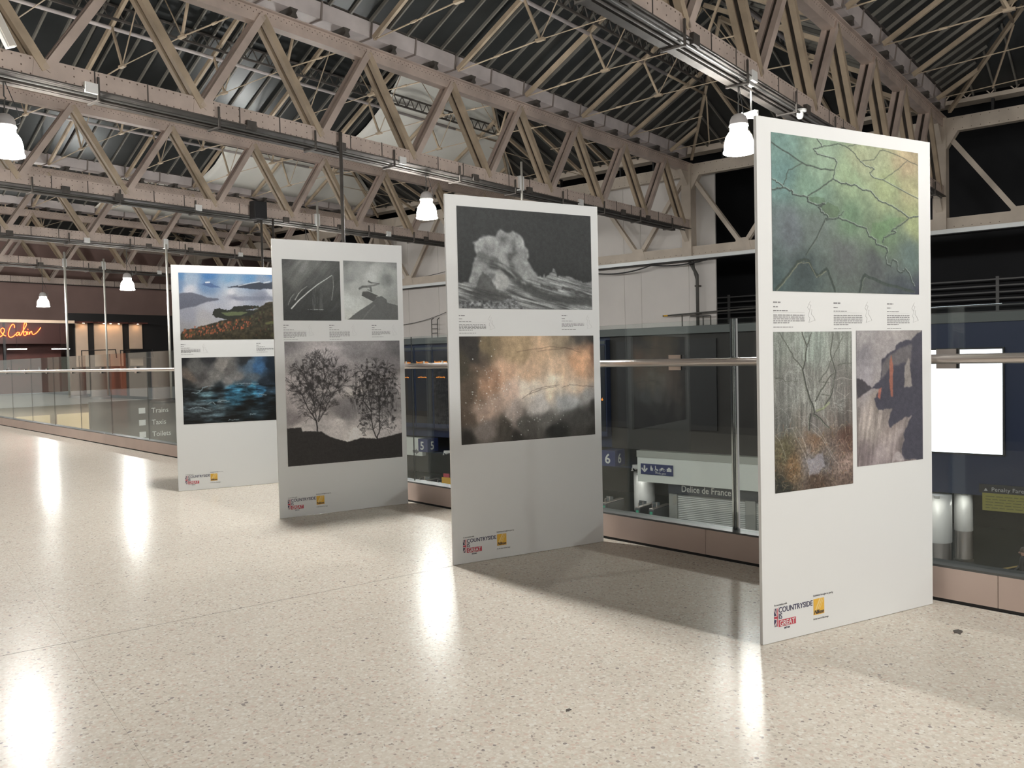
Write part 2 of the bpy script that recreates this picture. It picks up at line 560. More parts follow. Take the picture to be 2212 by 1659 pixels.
def truss(label, cat='truss'):
    t = thing('roof_truss', (0, 0, 0), label=label, cat=cat, group='riveted roof trusses')
    mb = MB().box(TX0, TX1, -0.15, 0.15, LZ0 + .03, LZ1)
    mb.cur = 1
    mb.box(TX0, TX1, -0.22, 0.22, LZ0, LZ0 + .03)
    mb.build('lower_chord', [steel, steel_dk], t)
    mb = MB().box(TX0, TX1, -0.13, 0.13, UZ0, UZ1 - .03)
    mb.box(TX0, TX1, -0.22, 0.22, UZ1 - .03, UZ1)
    mb.build('upper_chord', steel, t)
    nodes = sorted([(x, 0) for x in NL] + [(x, 1) for x in NU])
    me = {}
    for (xa, ka), (xb, kb) in zip(nodes, nodes[1:]):
        if xa < TX0 or xb > TX1: continue
        za, zb = ((LZ0 + LZ1) / 2, (UZ0 + UZ1) / 2) if ka == 0 else ((UZ0 + UZ1) / 2, (LZ0 + LZ1) / 2)
        mb = MB()
        for s in (-1, 1):
            mb.beam((xa, s * 0.115, za), (xb, s * 0.115, zb), 0.13, 0.165, up=(0, 0, 1))
        mb.cur = 1
        mb.beam((xa, 0, za), (xb, 0, zb), 0.11, 0.02, up=(0, 0, 1))  # dark web colour stands in for shade in the gap between the bars
        mb.build('diagonal', [steel if ka == 0 else steel_tan, steel_dk], t)
    for x in NL:
        mb = MB()
        for s in (-1, 1):
            mb.prism([(x - .24, s * .152, LZ0 + .04), (x + .24, s * .152, LZ0 + .04), (x + .20, s * .152, LZ1), (x - .20, s * .152, LZ1)], (0, s * .010, 0))
        mb.box(x - .05, x + .05, -.155, .155, LZ0 + .05, LZ0 + .08)
        mb.build('gusset_plate', steel, t)
    x = TX0 + .4
    while x < TX1 - .3:
        mb = MB().box(x - .012, x + .012, -.161, .161, LZ0 + .02, LZ1 + .01)
        mb.build('cover_strap', steel_dk, t)
        x += 1.065
    rv = MB()
    def rivet(x, z, s, r=.017):
        c = [(x + r * math.cos(a), s * .151, z + r * math.sin(a)) for a in (0, 1.05, 2.09, 3.14, 4.19, 5.24)]
        rv.add(c + [(x, s * .166, z)], [(k, (k + 1) % 6, 6) for k in range(6)])
    x = TX0 + .1
    while x < TX1 - .1:
        for z in (LZ0 + .07, LZ1 - .05):
            rivet(x, z, -1)
        if int(x * 10) % 3 == 0: rivet(x, (LZ0 + LZ1) / 2, -1)
        x += .155
    x = TX0 + .1
    while x < TX1 - .1:
        c = [(x + .015 * math.cos(a), -.131, UZ0 + .26 + .015 * math.sin(a)) for a in (0, 1.05, 2.09, 3.14, 4.19, 5.24)]
        rv.add(c + [(x, -.145, UZ0 + .26)], [(k, (k + 1) % 6, 6) for k in range(6)])
        c = [(x + .07 + .015 * math.cos(a), -.131, UZ0 + .20 + .015 * math.sin(a)) for a in (0, 1.05, 2.09, 3.14, 4.19, 5.24)]
        rv.add(c + [(x + .07, -.145, UZ0 + .20)], [(k, (k + 1) % 6, 6) for k in range(6)])
        x += .15
    rv.build('rivets', principled('rivet_heads', (0.20, 0.15, 0.125), 0.5), t, kind='stuff')
    return t

TL = ['riveted steel truss over the floor behind the camera, out of view',
      'riveted steel truss nearest the camera, passing above the rightmost panel with the fields photo',
      'large riveted steel truss crossing the picture above the second and third panels',
      'third riveted steel truss from the right, ending above the gap between the two middle panels',
      'fourth riveted steel truss from the right, behind the panel of two bare trees',
      'fifth riveted steel truss from the right, above the leftmost panel with the lake photo',
      'farthest riveted steel truss, low at the left beside the pinkish end wall']
t0 = truss(TL[1])
trusses = []
for k, y in enumerate(TY):
    t = t0 if k == 1 else copy_tree(t0)
    t['label'] = TL[k]
    t.location = (0, y, 0)
    trusses.append(t)
for k, y in enumerate((-13.05, -22.95)):
    t = copy_tree(t0)
    t['label'] = 'riveted steel truss far behind the camera, out of view, %s one' % ['first', 'second'][k]
    t.location = (0, y, 0)
MB().box(-5.5, 33, -28, -3.6, 10.3, 10.4).build('ceiling', deck_m, kind='structure', label='dark roof deck over the hall behind the camera')

# conduits and cable trays slung under each lower chord
for k, y in enumerate(TY[1:6]):
    t = thing('cable_run', (0, y, 0), label='grey conduits and cable tray slung under the %s truss from the right' % (['first', 'second', 'third', 'fourth', 'fifth'][k]), cat='conduit', group='conduits under the trusses')
    MB().tube([(TX0, -.16, 6.63), (TX1 - .5, -.16, 6.63)], .026).build('conduit', cable_m, t)
    MB().tube([(TX0, -.05, 6.58), (TX1 - 8, -.05, 6.60)], .02).build('conduit', steel_dk, t)
    m_ = MB().box(TX0 + 3, TX1 - 1, .03, .20, 6.58, 6.60)
    m_.box(TX0 + 3, TX1 - 1, .03, .045, 6.60, 6.66).box(TX0 + 3, TX1 - 1, .185, .20, 6.60, 6.66)
    m_.build('cable_tray', steel_dk, t)
    for j in range(12):
        x = 2.5 + j * 2.6
        MB().box(x - .03, x + .03, -.20, .22, 6.54, 6.57).box(x - .02, x + .02, -.235, -.20, 6.54, 7.0).box(x - .02, x + .02, .20, .235, 6.54, 7.0).build('hanger_strap', steel_dk, t)
    rj = random.Random(k)
    for j in range(9):
        x = 8 + j * 2.7 + rj.uniform(-.6, .6)
        MB().box(x - .12, x + .12, -.24, -.16, 6.66, 6.86).build('junction_box', steel_dk if j % 3 else white_gloss, t)

EO, RZ, SLP = 0.42, 12.66, 0.56                 # eave offset from truss, ridge height, slope
def deck_z(dy):                                  # dy: distance from ridge
    return RZ - SLP * dy
HX0, HX1 = 25.6, 32.6
DX0 = -5.5
BAYN = ['first', 'second', 'third', 'fourth', 'fifth', 'sixth']
for bay in range(6):
    ya, yb = TY[bay], TY[bay + 1]
    yr = (ya + yb) / 2
    half = (yb - ya) / 2 - EO
    ez = deck_z(half)
    for sgn in (1, -1):
        ye = yr + sgn * half
        cl = MB().prism([(DX0, ye, ez), (HX1, ye, ez), (HX0, yr, RZ), (DX0, yr, RZ)], (0, 0, .05)).build(
            'ceiling', deck_m, kind='structure', label='dark ribbed metal roof slope of the %s bay' % BAYN[bay])
        single = sgn > 0 and bay in (0, 1, 2, 3)
        joined = MB()
        rib_me = None
        x = 2.5 + 0.3
        while x < HX1 - .4:
            f = 1.0 if x <= HX0 else (HX1 - x) / (HX1 - HX0)
            a = (x, ye, ez - .045)
            b_ = (x, ye + (yr - ye) * f, ez + (RZ - ez) * f - .045)
            if single and (x > 9.0):
                if f == 1.0:
                    if rib_me is None:
                        rib_me = MB().beam((0, a[1], a[2]), (0, b_[1], b_[2]), .05, .09).mesh('roof_rib', rib_m)
                    obj('roof_rib', rib_me, cl, (x, 0, 0))
                else:
                    MB().beam(a, b_, .05, .09).build('roof_rib', rib_m, cl)
            else:
                joined.beam(a, b_, .05, .09)
            x += .655
        if joined.v:
            joined.build('roof_ribs', rib_m, cl, kind='stuff')
    hip = MB().prism([(HX1, yr - half, ez), (HX1, yr + half, ez), (HX0, yr, RZ)], (0, 0, .05)).build(
        'ceiling', deck_m, kind='structure', label='dark hipped roof end of the %s bay' % BAYN[bay])
    j = MB()
    yy = yr - half + .5
    while yy < yr + half - .3:
        f = 1 - abs(yy - yr) / half
        j.beam((HX1, yy, ez - .045), (HX1 + (HX0 - HX1) * f, yy, ez + (RZ - ez) * f - .045), .05, .09)
        yy += .655
    j.build('roof_ribs', rib_m, hip, kind='stuff')
    # white sheeting under the slope facing the camera
    if bay in (2, 3, 4):
        x0 = [0, 0, 21.9, 21.3, 21.0][bay]
        ye = yr + half
        nx, ny = 26, 12
        V, F = [], []
        rs = random.Random(bay)
        for j2 in range(ny + 1):
            f = j2 / ny
            x1 = min(HX1 - .3, HX1 - (HX1 - HX0) * f + .1)
            xs = x0 + .25 * math.sin(f * 5)
            for i2 in range(nx + 1):
                e = i2 / nx
                V.append((xs + (x1 - xs) * e, ye + (yr - ye) * f, ez + (RZ - ez) * f - .13 - .05 * math.sin(e * 14 + j2) * math.sin(f * 3.1) - rs.uniform(0, .02)))
        for j2 in range(ny):
            for i2 in range(nx):
                q = j2 * (nx + 1) + i2
                F.append((q, q + 1, q + nx + 2, q + nx + 1))
        o = MB().add(V, F).build('roof_sheeting', sheet_m, smooth=True, label='white protective sheeting stretched under the roof slope of the %s bay' % BAYN[bay], cat='sheeting', group='white roof sheeting')
        md = o.modifiers.new('t', 'SOLIDIFY'); md.thickness = .01
    # lattice and tube purlins
    for sgn in ((1, -1) if bay < 2 else (1,)):
        t = thing('lattice_purlin', (0, yr + sgn * 1.75, 0), label='dark lattice purlin, %s slope of the %s roof bay from the right' % ('far' if sgn > 0 else 'near', BAYN[bay]), cat='purlin', group='lattice purlins')
        xe = HX1 - (HX1 - HX0) * (RZ - deck_z(1.75)) / (RZ - ez) * 0 - (HX1 - HX0) * (1 - 1.75 / half)
        zt = deck_z(1.75) - .17
        MB().box(DX0, xe, -.03, .03, zt - .05, zt).build('top_bar', steel_dk, t)
        MB().box(DX0, xe, -.03, .03, zt - .42, zt - .36).build('bottom_bar', steel_dk, t)
        lc = MB()
        x = 2.5
        up = True
        while x + .22 < xe:
            lc.beam((x, 0, zt - .39 if up else zt - .03), (x + .22, 0, zt - .03 if up else zt - .39), .02, .035, up=(0, 1, 0))
            up = not up
            x += .22
        lc.build('lacing', steel_dk, t, kind='stuff')
        xe2 = HX1 - (HX1 - HX0) * (1 - 2.14 / half)
        tp = thing('tube_purlin', (0, yr + sgn * 2.14, 0), label='pale tube purlin under the %s slope of the %s roof bay from the right' % ('far' if sgn > 0 else 'near', BAYN[bay]), cat='purlin', group='tube purlins')
        MB().tube([(DX0, 0, 11.0), (25.9, 0, 11.0)], .055, 10).build('tube', gutter_m, tp, smooth=True)
        MB().tube([(25.9, 0, 11.0), (xe2, 0, 11.0)], .045, 10).build('end_tube', steel_tan, tp, smooth=True)

# rafter frames: two rafters, struts and tie rods
def rafter_frame():
    t = thing('rafter_frame', cat='roof frame', group='rafter frames with tie rods')
    hs = 4.95
    f0, f1 = 4.58, 0.05
    fz = lambda d: 9.66 + .56 * (4.65 - d)
    for s in (-1, 1):
        MB().beam((0, s * f0, fz(f0)), (0, s * f1, fz(f1)), .09, .13).build('rafter', steel_tan, t)
        MB().beam((0, s * 2.14, fz(2.14)), (0, s * 1.6, 9.82), .05, .07).build('strut', steel_tan, t)
        MB().tube([(0, s * f0, 9.66), (0, s * 1.6, 9.80)], .020, 6).build('tie_rod', steel_tan, t)
        MB().tube([(0, s * 1.6, 9.80), (0, s * .02, fz(.02) - .1)], .017, 6).build('tie_rod', steel_tan, t)
        MB().box(-.05, .05, s * 1.6 - .14, s * 1.6 + .14, 9.76, 9.83).build('tie_joint', steel_tan, t)
        MB().tube([(0, s * 3.0, 9.735), (0, s * 3.2, 9.728)], .034, 8).build('turnbuckle', steel_tan, t)
    MB().tube([(0, -1.6, 9.8), (0, 1.6, 9.8)], .015, 6).build('tie_rod', steel_tan, t)
    return t
RX_ = [x for x in NU if x > 1.5]
proto = None
for bay in range(6):
    yr = (TY[bay] + TY[bay + 1]) / 2
    xs = [x for x in RX_ if x < HX0]
    for k, x in enumerate(reversed(xs)):
        if bay == 0 and x < 12: continue
        if proto is None:
            proto = rafter_frame(); t = proto
        else:
            t = copy_tree(proto)
        t.location = (x, yr, 0)
        t['label'] = 'tan rafter frame with tie rods, %s from the end girder, %s bay from the right' % (ORD[k], BAYN[bay])
    # hip end: jack rafters, hip rafters, end strut
    half = 4.58
    t = thing('hip_frame', (0, yr, 0), label='tan hip rafters closing the end of the %s roof bay from the right' % BAYN[bay], cat='roof frame', group='hip frames')
    zz = lambda f: 9.66 + 2.58 * f
    for s in (-1, 1):
        MB().beam((HX1, s * half, zz(0)), (HX0, 0, zz(1)), .10, .14).build('hip_rafter', steel_tan, t)
        for x in RX_:
            if x > HX0:
                f = (HX1 - x) / (HX1 - HX0)
                MB().beam((x, s * half, zz(0)), (x, s * half * (1 - f), zz(f)), .09, .13).build('jack_rafter', steel_tan, t)
                MB().tube([(x, s * half, zz(0)), (x, s * 1.6, 9.8)], .017, 6).build('tie_rod', steel_tan, t)
        MB().beam((29.0, s * 2.14, zz(.5)), (31.0, s * 3.0, 9.75), .05, .06).build('strut', steel_tan, t)
    for yy in (-1.6, 0, 1.6):
        f = 1 - abs(yy) / half
        MB().beam((HX1, yy, zz(0)), (HX1 + (HX0 - HX1) * f, yy, zz(f)), .09, .12).build('jack_rafter', steel_tan, t)
    MB().tube([(HX0, 0, 9.8), (HX1, 0, 9.7)], .017, 6).build('tie_rod', steel_tan, t)

# valley gutters on the trusses
for k, y in enumerate(TY):
    t = thing('valley_gutter', (0, y, 0), label='segmented valley gutter resting on top of the %s' % ['unseen truss behind the camera', 'nearest truss', 'second truss from the right', 'third truss from the right', 'fourth truss from the right', 'fifth truss from the right', 'farthest truss'][k], cat='gutter', group='valley gutters')
    x = -4.4
    sec = None
    i = 0
    while x < TX1 - 1.6:
        if sec is None:
            mb = MB().prism([(0, -.25, 9.74), (0, .25, 9.74), (0, .31, 10.12), (0, -.31, 10.12)], (1.54, 0, 0))
            sec = mb.mesh('gutter_section', gutter_m)
            fl = MB().prism([(0, -.28, 9.71), (0, .28, 9.71), (0, .34, 10.15), (0, -.34, 10.15)], (.045, 0, 0)).mesh('gutter_flange', principled('gutter_flange_paint', (.26, .22, .20), .6))
            sd = MB().prism([(-.10, -.30, 9.54), (.10, -.30, 9.54), (.05, -.30, 9.64), (.11, -.30, 9.74), (-.11, -.30, 9.74), (-.05, -.30, 9.64)], (0, .6, 0)).mesh('cast_saddle', steel_dk)
        obj('gutter_section', sec, t, (x, 0, 0))
        obj('gutter_flange', fl, t, (x + 1.545, 0, 0))
        obj('cast_saddle', sd, t, (x + .75, 0, 0))
        x += 1.5975
    MB().box(-4.4, TX1 - .4, -.38, .38, 10.15, 10.22).build('gutter_lip', principled('soot', (0.13, 0.115, 0.10), .8, noise=.4, nscale=5), t)
# ------------------------------------------------------------------ end girder along the platform side
GX = 33.0
g = thing('end_girder', (GX, 0, 0), label='cream riveted lattice girder closing the roof along the platform side', cat='girder')
Y0, Y1 = -3.5, 56.4
MB().box(-.15, .15, Y0, Y1, 9.0, 9.5).build('upper_chord', steel_wall, g)
MB().box(-.15, .15, Y0, Y1, 5.58, 5.98).build('lower_chord', steel_wall, g)
MB().box(-.26, -.16, Y0, Y1, 5.42, 5.57).build('silver_strip', silver_m, g)
MB().box(-.16, .25, Y0, Y1, 5.40, 5.575).build('soffit', black_m, g)
hp = 9.9 / 4
k = -8
yy = 16.65 - 9.9 * 2
i = 0
while yy < Y1 - .5:
    za, zb = (9.25, 5.78) if i % 2 == 0 else (5.78, 9.25)
    mb = MB()
    for s in (-1, 1):
        mb.beam((s * .09, yy, za), (s * .09, yy + hp, zb), .05, .17, up=(0, 0, 1))
    mb.build('diagonal', steel_wall, g)
    if i % 2 == 1:
        MB().prism([(-.165, yy - .4, 5.62), (-.165, yy + .4, 5.62), (-.165, yy + .25, 6.12), (-.165, yy - .25, 6.12)], (.012, 0, 0)).build('gusset_plate', steel_wall, g)
    yy += hp
    i += 1
rv = MB()
yy = Y0
while yy < 30:
    for z in (9.42, 9.08, 5.66):
        c = [(-.151, yy + .02 * math.cos(a), z + .02 * math.sin(a)) for a in (0, 1.57, 3.14, 4.71)]
        rv.add(c + [(-.168, yy, z)], [(q, (q + 1) % 4, 4) for q in range(4)])
    yy += .28
rv.build('rivets', principled('rivet_heads', (0.20, 0.15, 0.125), 0.5), g, kind='stuff')
for y in TY[1:]:
    mb = MB().box(-.25, .25, y - .22, y + .22, 5.575, 9.55)
    mb.prism([(-.2, y - .22, 9.0), (-.2, y - .6, 9.0), (-.2, y - .22, 8.4)], (.3, 0, 0))
    mb.prism([(-.25, y - .1, 8.6), (-.25, y - .1, 9.2), (-.85, y - .1, 9.2)], (0, .2, 0))
    mb.prism([(-.25, y - .1, 6.2), (-.25, y - .1, 6.75), (-.75, y - .1, 6.75)], (0, .2, 0))
    mb.build('post', steel_wall, g)
# wall gutter above the girder, with lattice
e = thing('eaves_gutter', (GX, 0, 0), label='cream eaves gutter with lattice front above the end girder', cat='gutter')
MB().box(-.25, .35, Y0, Y1, 9.92, 10.06).build('bottom_rail', steel_wall, e)
MB().box(-.22, .35, Y0, Y1, 10.42, 10.52).build('top_rail', steel_wall, e)
MB().box(.0, .35, 12.0, Y1, 10.06, 10.42).build('trough_face', steel_wall, e)
lc = MB()
yy, up = Y0, True
while yy < 12.0:
    lc.beam((-.22, yy, 10.04 if up else 10.44), (-.22, yy + .36, 10.44 if up else 10.04), .03, .05, up=(1, 0, 0))
    yy += .36; up = not up
lc.build('lacing', steel_wall, e, kind='stuff')
for yy in (1.7, 3.4, 5.1, 8.4, 10.1, 13.4, 15, 18.3, 20, 21.7, 23.4):
    MB().box(-.1, .1, yy - .04, yy + .04, 9.5, 9.92).build('bracket', black_m, e)

# ------------------------------------------------------------------ platform side wall
wr = MB().box(41.0, 41.4, -12, 60, -6.5, 13).build('wall_right', void_m, kind='structure', label='dark train shed beyond the end girder')
MB().box(33.5, 41.0, -12, 60, 12.9, 13.1).build('ceiling', void_m, kind='structure', label='black underside of the train shed roof')
MB().box(33.3, 33.5, -3.2, 56, 10.5, 12.9).build('trim_1', void_m, kind='structure', label='dark gable strip over the eaves gutter')
# white boards
wb = thing('board_screen', (33.55, 0, 2.6), label='white boarded screen on the platform wall behind the end girder', cat='screen')
ys_ = [15.72, 17.0, 19.4, 20.3, 22.7, 25.1, 27.5, 29.9, 32.3, 34.7, 37.1]
for a, b_ in zip(ys_, ys_[1:]):
    for z0, z1 in ((0.0, 2.95), (2.96, 6.6)):
        MB().box(0, .06, a + .006, b_ - .006, z0, z1).build('board', board_m, wb)
    MB().box(-.02, 0, b_ - .03, b_ + .03, 0, 6.6).build('cover_batten', board_m, wb)
MB().box(-.03, .06, 15.68, 15.72, 0, 6.6).build('edge_trim', board_m, wb)
# ledge and dark cladding down to the shop fascia
MB().box(33.1, 41.0, -5, 38, 2.25, 2.58).build('trim_2', principled('ledge_grey', (0.16, 0.175, 0.17), .7), kind='structure', label='grey ledge below the white boards')
MB().box(33.35, 33.6, -5, 21.0, -3.0, 2.25).build('wall_front', brown_m, kind='structure', label='dark brown cladding above the kiosk')
MB().box(33.5, 33.6, 21.0, 48, -3.0, 2.25).build('wall_front', navy_m, kind='structure', label='dark navy cladding behind the departure displays')
MB().box(33.20, 33.35, -5, 12.2, -3.9, 2.25).build('wall_front', navy_m, kind='structure', label='navy cladding around the bright screen')
# dark framed hoarding on the brown cladding
MB().box(33.26, 33.34, 15.6, 20.6, -2.0, 2.0).build('hoarding', principled('hoarding_black', (0.016, 0.016, 0.018), .5), label='large dark hoarding panel above the kiosk, between the third and rightmost panels', cat='hoarding')
# louvred upper wall and rails right of the rightmost panel
lv = thing('upper_railing', (40.0, 0, 2.58), label='grey horizontal railing on the upper level right of the rightmost panel', cat='railing')
for k in range(6):
    MB().box(0, .05, -3, 20, .25 + k * .27, .31 + k * .27).build('rail_bar', principled('railgrey', (0.17, 0.17, 0.17), .6), lv)
for yy in range(-3, 20, 3):
    MB().box(.05, .12, yy, yy + .12, 0, 1.75).build('post', principled('railgrey', (0.17, 0.17, 0.17), .6), lv)
# drain pipe and ladder, tube barrier on the ledge
dp = thing('drain_pipe', (33.3, 16.45, 2.58), label='grey drainpipe running down the white boards', cat='pipe')
MB().tube([(0, 0, 0), (0, 0, 2.2), (-.05, .35, 2.85)], .07, 10).build('pipe', cable_m, dp, smooth=True)
MB().tube([(0, 0, 1.9), (0, .12, 2.3), (-.05, .15, 2.85)], .04, 8).build('branch', cable_m, dp, smooth=True)
for z in (.5, 1.7):
    MB().box(-.08, .2, -.09, .09, z, z + .06).build('pipe_bracket', steel_dk, dp)
br = thing('ledge_barrier', (33.2, 15.8, 2.58), label='thin tube barrier standing on the grey ledge by the drainpipe', cat='barrier')
for y in (.0, .35, 1.35):
    MB().tube([(0, y, 0), (0, y, .42 if y < 1 else .5)], .03).build('upright', cable_m, br)
MB().tube([(0, -2.0, .62), (0, 2.3, .5)], .035).build('top_tube', cable_m, br)
MB().tube([(0, 0, .40), (0, .95, .42)], .03).build('lower_tube', cable_m, br)
MB().tube([(0, 2.05, .507), (0, 2.25, .502)], .04).build('yellow_sleeve', yel_m, br)
ld = thing('access_ladder', (33.3, 32.2, 2.58), label='short access ladder on the ledge between the two middle panels', cat='ladder')
for y in (0, .45):
    MB().tube([(0, y, 0), (0, y, 1.0), (.15, y, 1.1)], .025).build('stile', cable_m, ld)
for z in (.25, .5, .75):
    MB().tube([(0, 0, z), (0, .45, z)], .018).build('rung', cable_m, ld)
# cables sagging under the silver strip
def sag(y0, y1, z0, z1, s, x, r, label):
    P = [(x, y0 + (y1 - y0) * t / 14, z0 + (z1 - z0) * t / 14 - s * 4 * (t / 14) * (1 - t / 14)) for t in range(15)]
    MB().tube(P, r, 6).build('sagging_cable', black_m, label=label, cat='cable', group='sagging cables on the platform wall')
sag(15.8, 18.5, 5.38, 5.36, .12, 32.95, .03, 'black cable sagging under the silver strip above the drainpipe')
sag(18.5, 22.0, 5.36, 5.34, .22, 32.95, .03, 'black cable sagging under the silver strip beside the third panel')
sag(30.5, 36.0, 4.3, 3.4, .25, 33.4, .015, 'thin dark cable drooping across the white boards between the two middle panels')
sag(30.5, 36.0, 6.2, 6.0, .15, 32.9, .015, 'thin dark cable hanging above the silver strip between the two middle panels')
# ------------------------------------------------------------------ concourse below
CZ = -6.5
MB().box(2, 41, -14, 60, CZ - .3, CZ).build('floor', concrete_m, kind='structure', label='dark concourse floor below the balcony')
ps = MB().beam((33.5, 4.9, CZ + .005), (40.5, 1.2, CZ + .005), .12, .01).build('floor_stripe', yel2_m, label='pale yellow stripe on the concourse floor right of the columns', cat='stripe')

# white fascia and kiosk
f = thing('shop_fascia', (33.3, 0, -3), label='white fascia board over the bakery kiosk shutter', cat='fascia')
MB().box(-.35, .05, 12.25, 19.4, -1.42, -.30).build('front_board', fascia_m, f)
MB().box(-.38, .05, 12.25, 19.42, -.30, 0.0).build('top_band', principled('fascia_band', (0.46, 0.48, 0.43), .5), f)
k = thing('bakery_kiosk', (33.2, 0, CZ), label='closed bakery kiosk with slate sign band and roller shutter', cat='kiosk')
MB().box(-.05, .3, 9.0, 17.95, 1.62, 2.1).build('sign_band', kioskgrey_m, k)
text('sign_lettering', 'Delice de France', .40, principled('lettering', (0.62, 0.62, 0.58), .5), k, (-.06, 17.3, 1.75), facing='-X', bold=.004, xscale=.86)
MB().box(-.09, -.05, 13.15, 13.75, 1.52, 1.95).build('drinks_sign', principled('drinks_sign_dark', (0.02, 0.022, 0.03), .4), k)
text('drinks_lettering', 'LAVAZZA', .13, white_gloss, k, (-.095, 13.70, 1.72), facing='-X')
MB().box(0, .3, 17.55, 17.95, 0, 1.62).build('jamb', principled('jamb_grey', (0.36, 0.37, 0.34), .5), k)
MB().box(-.02, .3, 13.9, 14.35, 0, 1.62).build('jamb', principled('jamb_grey', (0.36, 0.37, 0.34), .5), k)
MB().box(.08, .12, 9.0, 17.6, 0, 1.62).build('shutter_back', shutter_m, k)
slat = MB().prism([(0, 14.35, 0), (-.025, 14.35, .03), (0, 14.35, .075)], (0, 3.2, 0)).mesh('shutter_slat', shutter_m)
slat2 = MB().prism([(0, 9.0, 0), (-.025, 9.0, .03), (0, 9.0, .075)], (0, 4.9, 0)).mesh('shutter_slat', shutter_m)
for i in range(20):
    obj('shutter_slat', slat, k, (.08, 0, i * .08))
    obj('shutter_slat', slat2, k, (.08, 0, i * .08))
# wide gate sign
s = thing('gate_sign', (32.93, 19.2, -3.82), label='blue wide gate sign with arrow and white pictograms on the fascia', cat='sign')
MB().box(-.03, .02, -1.62, 0, -.24, .24).build('sign_plate', blue_m, s)
wm = principled('sign_white', (0.75, 0.77, 0.75), .5)
def ps_(pts, name):       # polygon on the sign face (y to the left is +): pts in (right, up)
    MB().prism([(-.034, -x, z) for x, z in pts], (-.004, 0, 0)).build(name, wm, s)
ps_([(.16, .17), (.24, .17), (.24, -.02), (.33, .07), (.36, .0), (.20, -.16), (.04, .0), (.07, .07), (.16, -.02)], 'arrow')
def disc(cx, cz, r, n=10): return [(cx + r * math.cos(2 * math.pi * q / n), cz + r * math.sin(2 * math.pi * q / n)) for q in range(n)]
ps_(disc(.54, .15, .025), 'pictogram'); ps_([(.51, .12), (.57, .12), (.58, .02), (.56, -.06), (.52, -.06), (.50, .02)], 'pictogram')
ps_(disc(.61, .06, .018), 'pictogram'); ps_([(.59, .04), (.63, .04), (.63, -.06), (.59, -.06)], 'pictogram')
ps_(disc(.76, .15, .025), 'pictogram'); ps_([(.74, .12), (.78, .12), (.79, .04), (.86, .04), (.89, -.05), (.86, -.06), (.83, .0), (.75, .0)], 'pictogram')
def ring(cx, cz, r, w=.016, n=16):
    mb = MB(); V = []; F = []
    for q in range(n):
        a = 2 * math.pi * q / n
        for rr in (r - w, r):
            V.append((-.037, -(cx + rr * math.cos(a)), cz + rr * math.sin(a)))
    for q in range(n):
        F.append((2 * q, 2 * q + 1, (2 * q + 3) % (2 * n), (2 * q + 2) % (2 * n)))
    mb.add(V, F).build('pictogram', wm, s)
ring(.78, -.02, .06); ring(1.0, -.0, .06); ring(1.19, -.0, .06)
ps_([(1.0, .0), (1.05, .1), (1.15, .1), (1.19, .0), (1.17, .0), (1.14, .07), (1.09, -.01), (1.0, -.02)], 'pictogram')
ps_([(1.33, -.06), (1.56, -.06), (1.56, .08), (1.50, .08), (1.50, .13), (1.39, .13), (1.39, .08), (1.33, .08)], 'pictogram')
text('sign_lettering', 'Wide gate', .13, wm, s, (-.035, -.74, -.19), facing='-X')
# cctv beside the fascia
def cctv(loc, rz, label, sc=1.0):
    t = thing('security_camera', loc, rz, label=label, cat='camera', group='security cameras')
    t.scale = (sc, sc, sc)
    MB().tube([(0, 0, .16), (-.14, 0, .10), (-.40, 0, .18)], [.001, .07, .07], 10).build('arm_joint', white_gloss, t)
    MB().box(-.46, -.02, -.075, .075, .10, .25).build('housing', white_gloss, t, bevel=.02)
    MB().box(-.49, -.44, -.085, .085, .24, .27).build('sunshield', white_gloss, t)
    MB().lathe([(.05, 0), (.05, .02), (.02, .03), (.02, .12)], 12, cap0=True).build('mount', white_gloss, t)
    return t
cctv((32.9, 19.65, -3.95), 2.4, 'white security camera beside the blue gate sign', 1.1)

def number_box(n, y, label):
    t = thing('platform_number', (32.3, y, -3.72), label=label, cat='sign', group='platform number signs')
    MB().box(0, .85, -.72, 0, 0, .72).build('box', blue_m, t, bevel=.01)
    text('number', n, .62, wm, t, (-.008, -.16, .13), facing='-X', bold=.012)
    text('number', n, .62, wm, t, (.22, -.728, .13), facing='-Y', bold=.012, xscale=.95)
    MB().box(.7, 1.2, -.4, -.3, .3, .4).build('wall_bracket', steel_dk, t)
number_box('6', 20.9, 'blue hanging platform number six sign beside the third panel')
number_box('5', 32.95, 'blue hanging platform number five sign between the two middle panels')
# small white box sign beyond platform 5
f2 = thing('shop_fascia', (33.2, 33.55, -4.1), label='small white fascia board beside the platform five sign', cat='fascia')
MB().box(0, .3, 0, 2.2, 0, 1.02).build('front_board', fascia_m, f2)
MB().prism([(-.012, .25, .22), (-.012, .5, .4), (-.012, .5, .32), (-.012, .75, .32), (-.012, .75, .16), (-.012, .5, .16), (-.012, .5, .05)], (-.004, 0, 0)).build('arrow_mark', inkg_m, f2)
cctv((32.9, 31.6, -3.9), 2.2, 'white security camera right of the platform five sign', 1.0)
gs = thing('caution_stand', (31.0, 29.6, CZ), label='yellow notice on a post with red top between the two middle panels', cat='sign')
MB().tube([(0, 0, 0), (0, 0, 1.3)], .03).build('post', steel_dk, gs)
MB().box(-.03, .03, -.32, .32, 1.2, 1.75).build('notice', yel_m, gs)
MB().box(-.03, .03, -.2, .2, 1.76, 1.95).build('notice_head', red_m, gs)
MB().box(-.03, .03, -.1, .1, .7, 1.15).build('lower_notice', yel_m, gs)

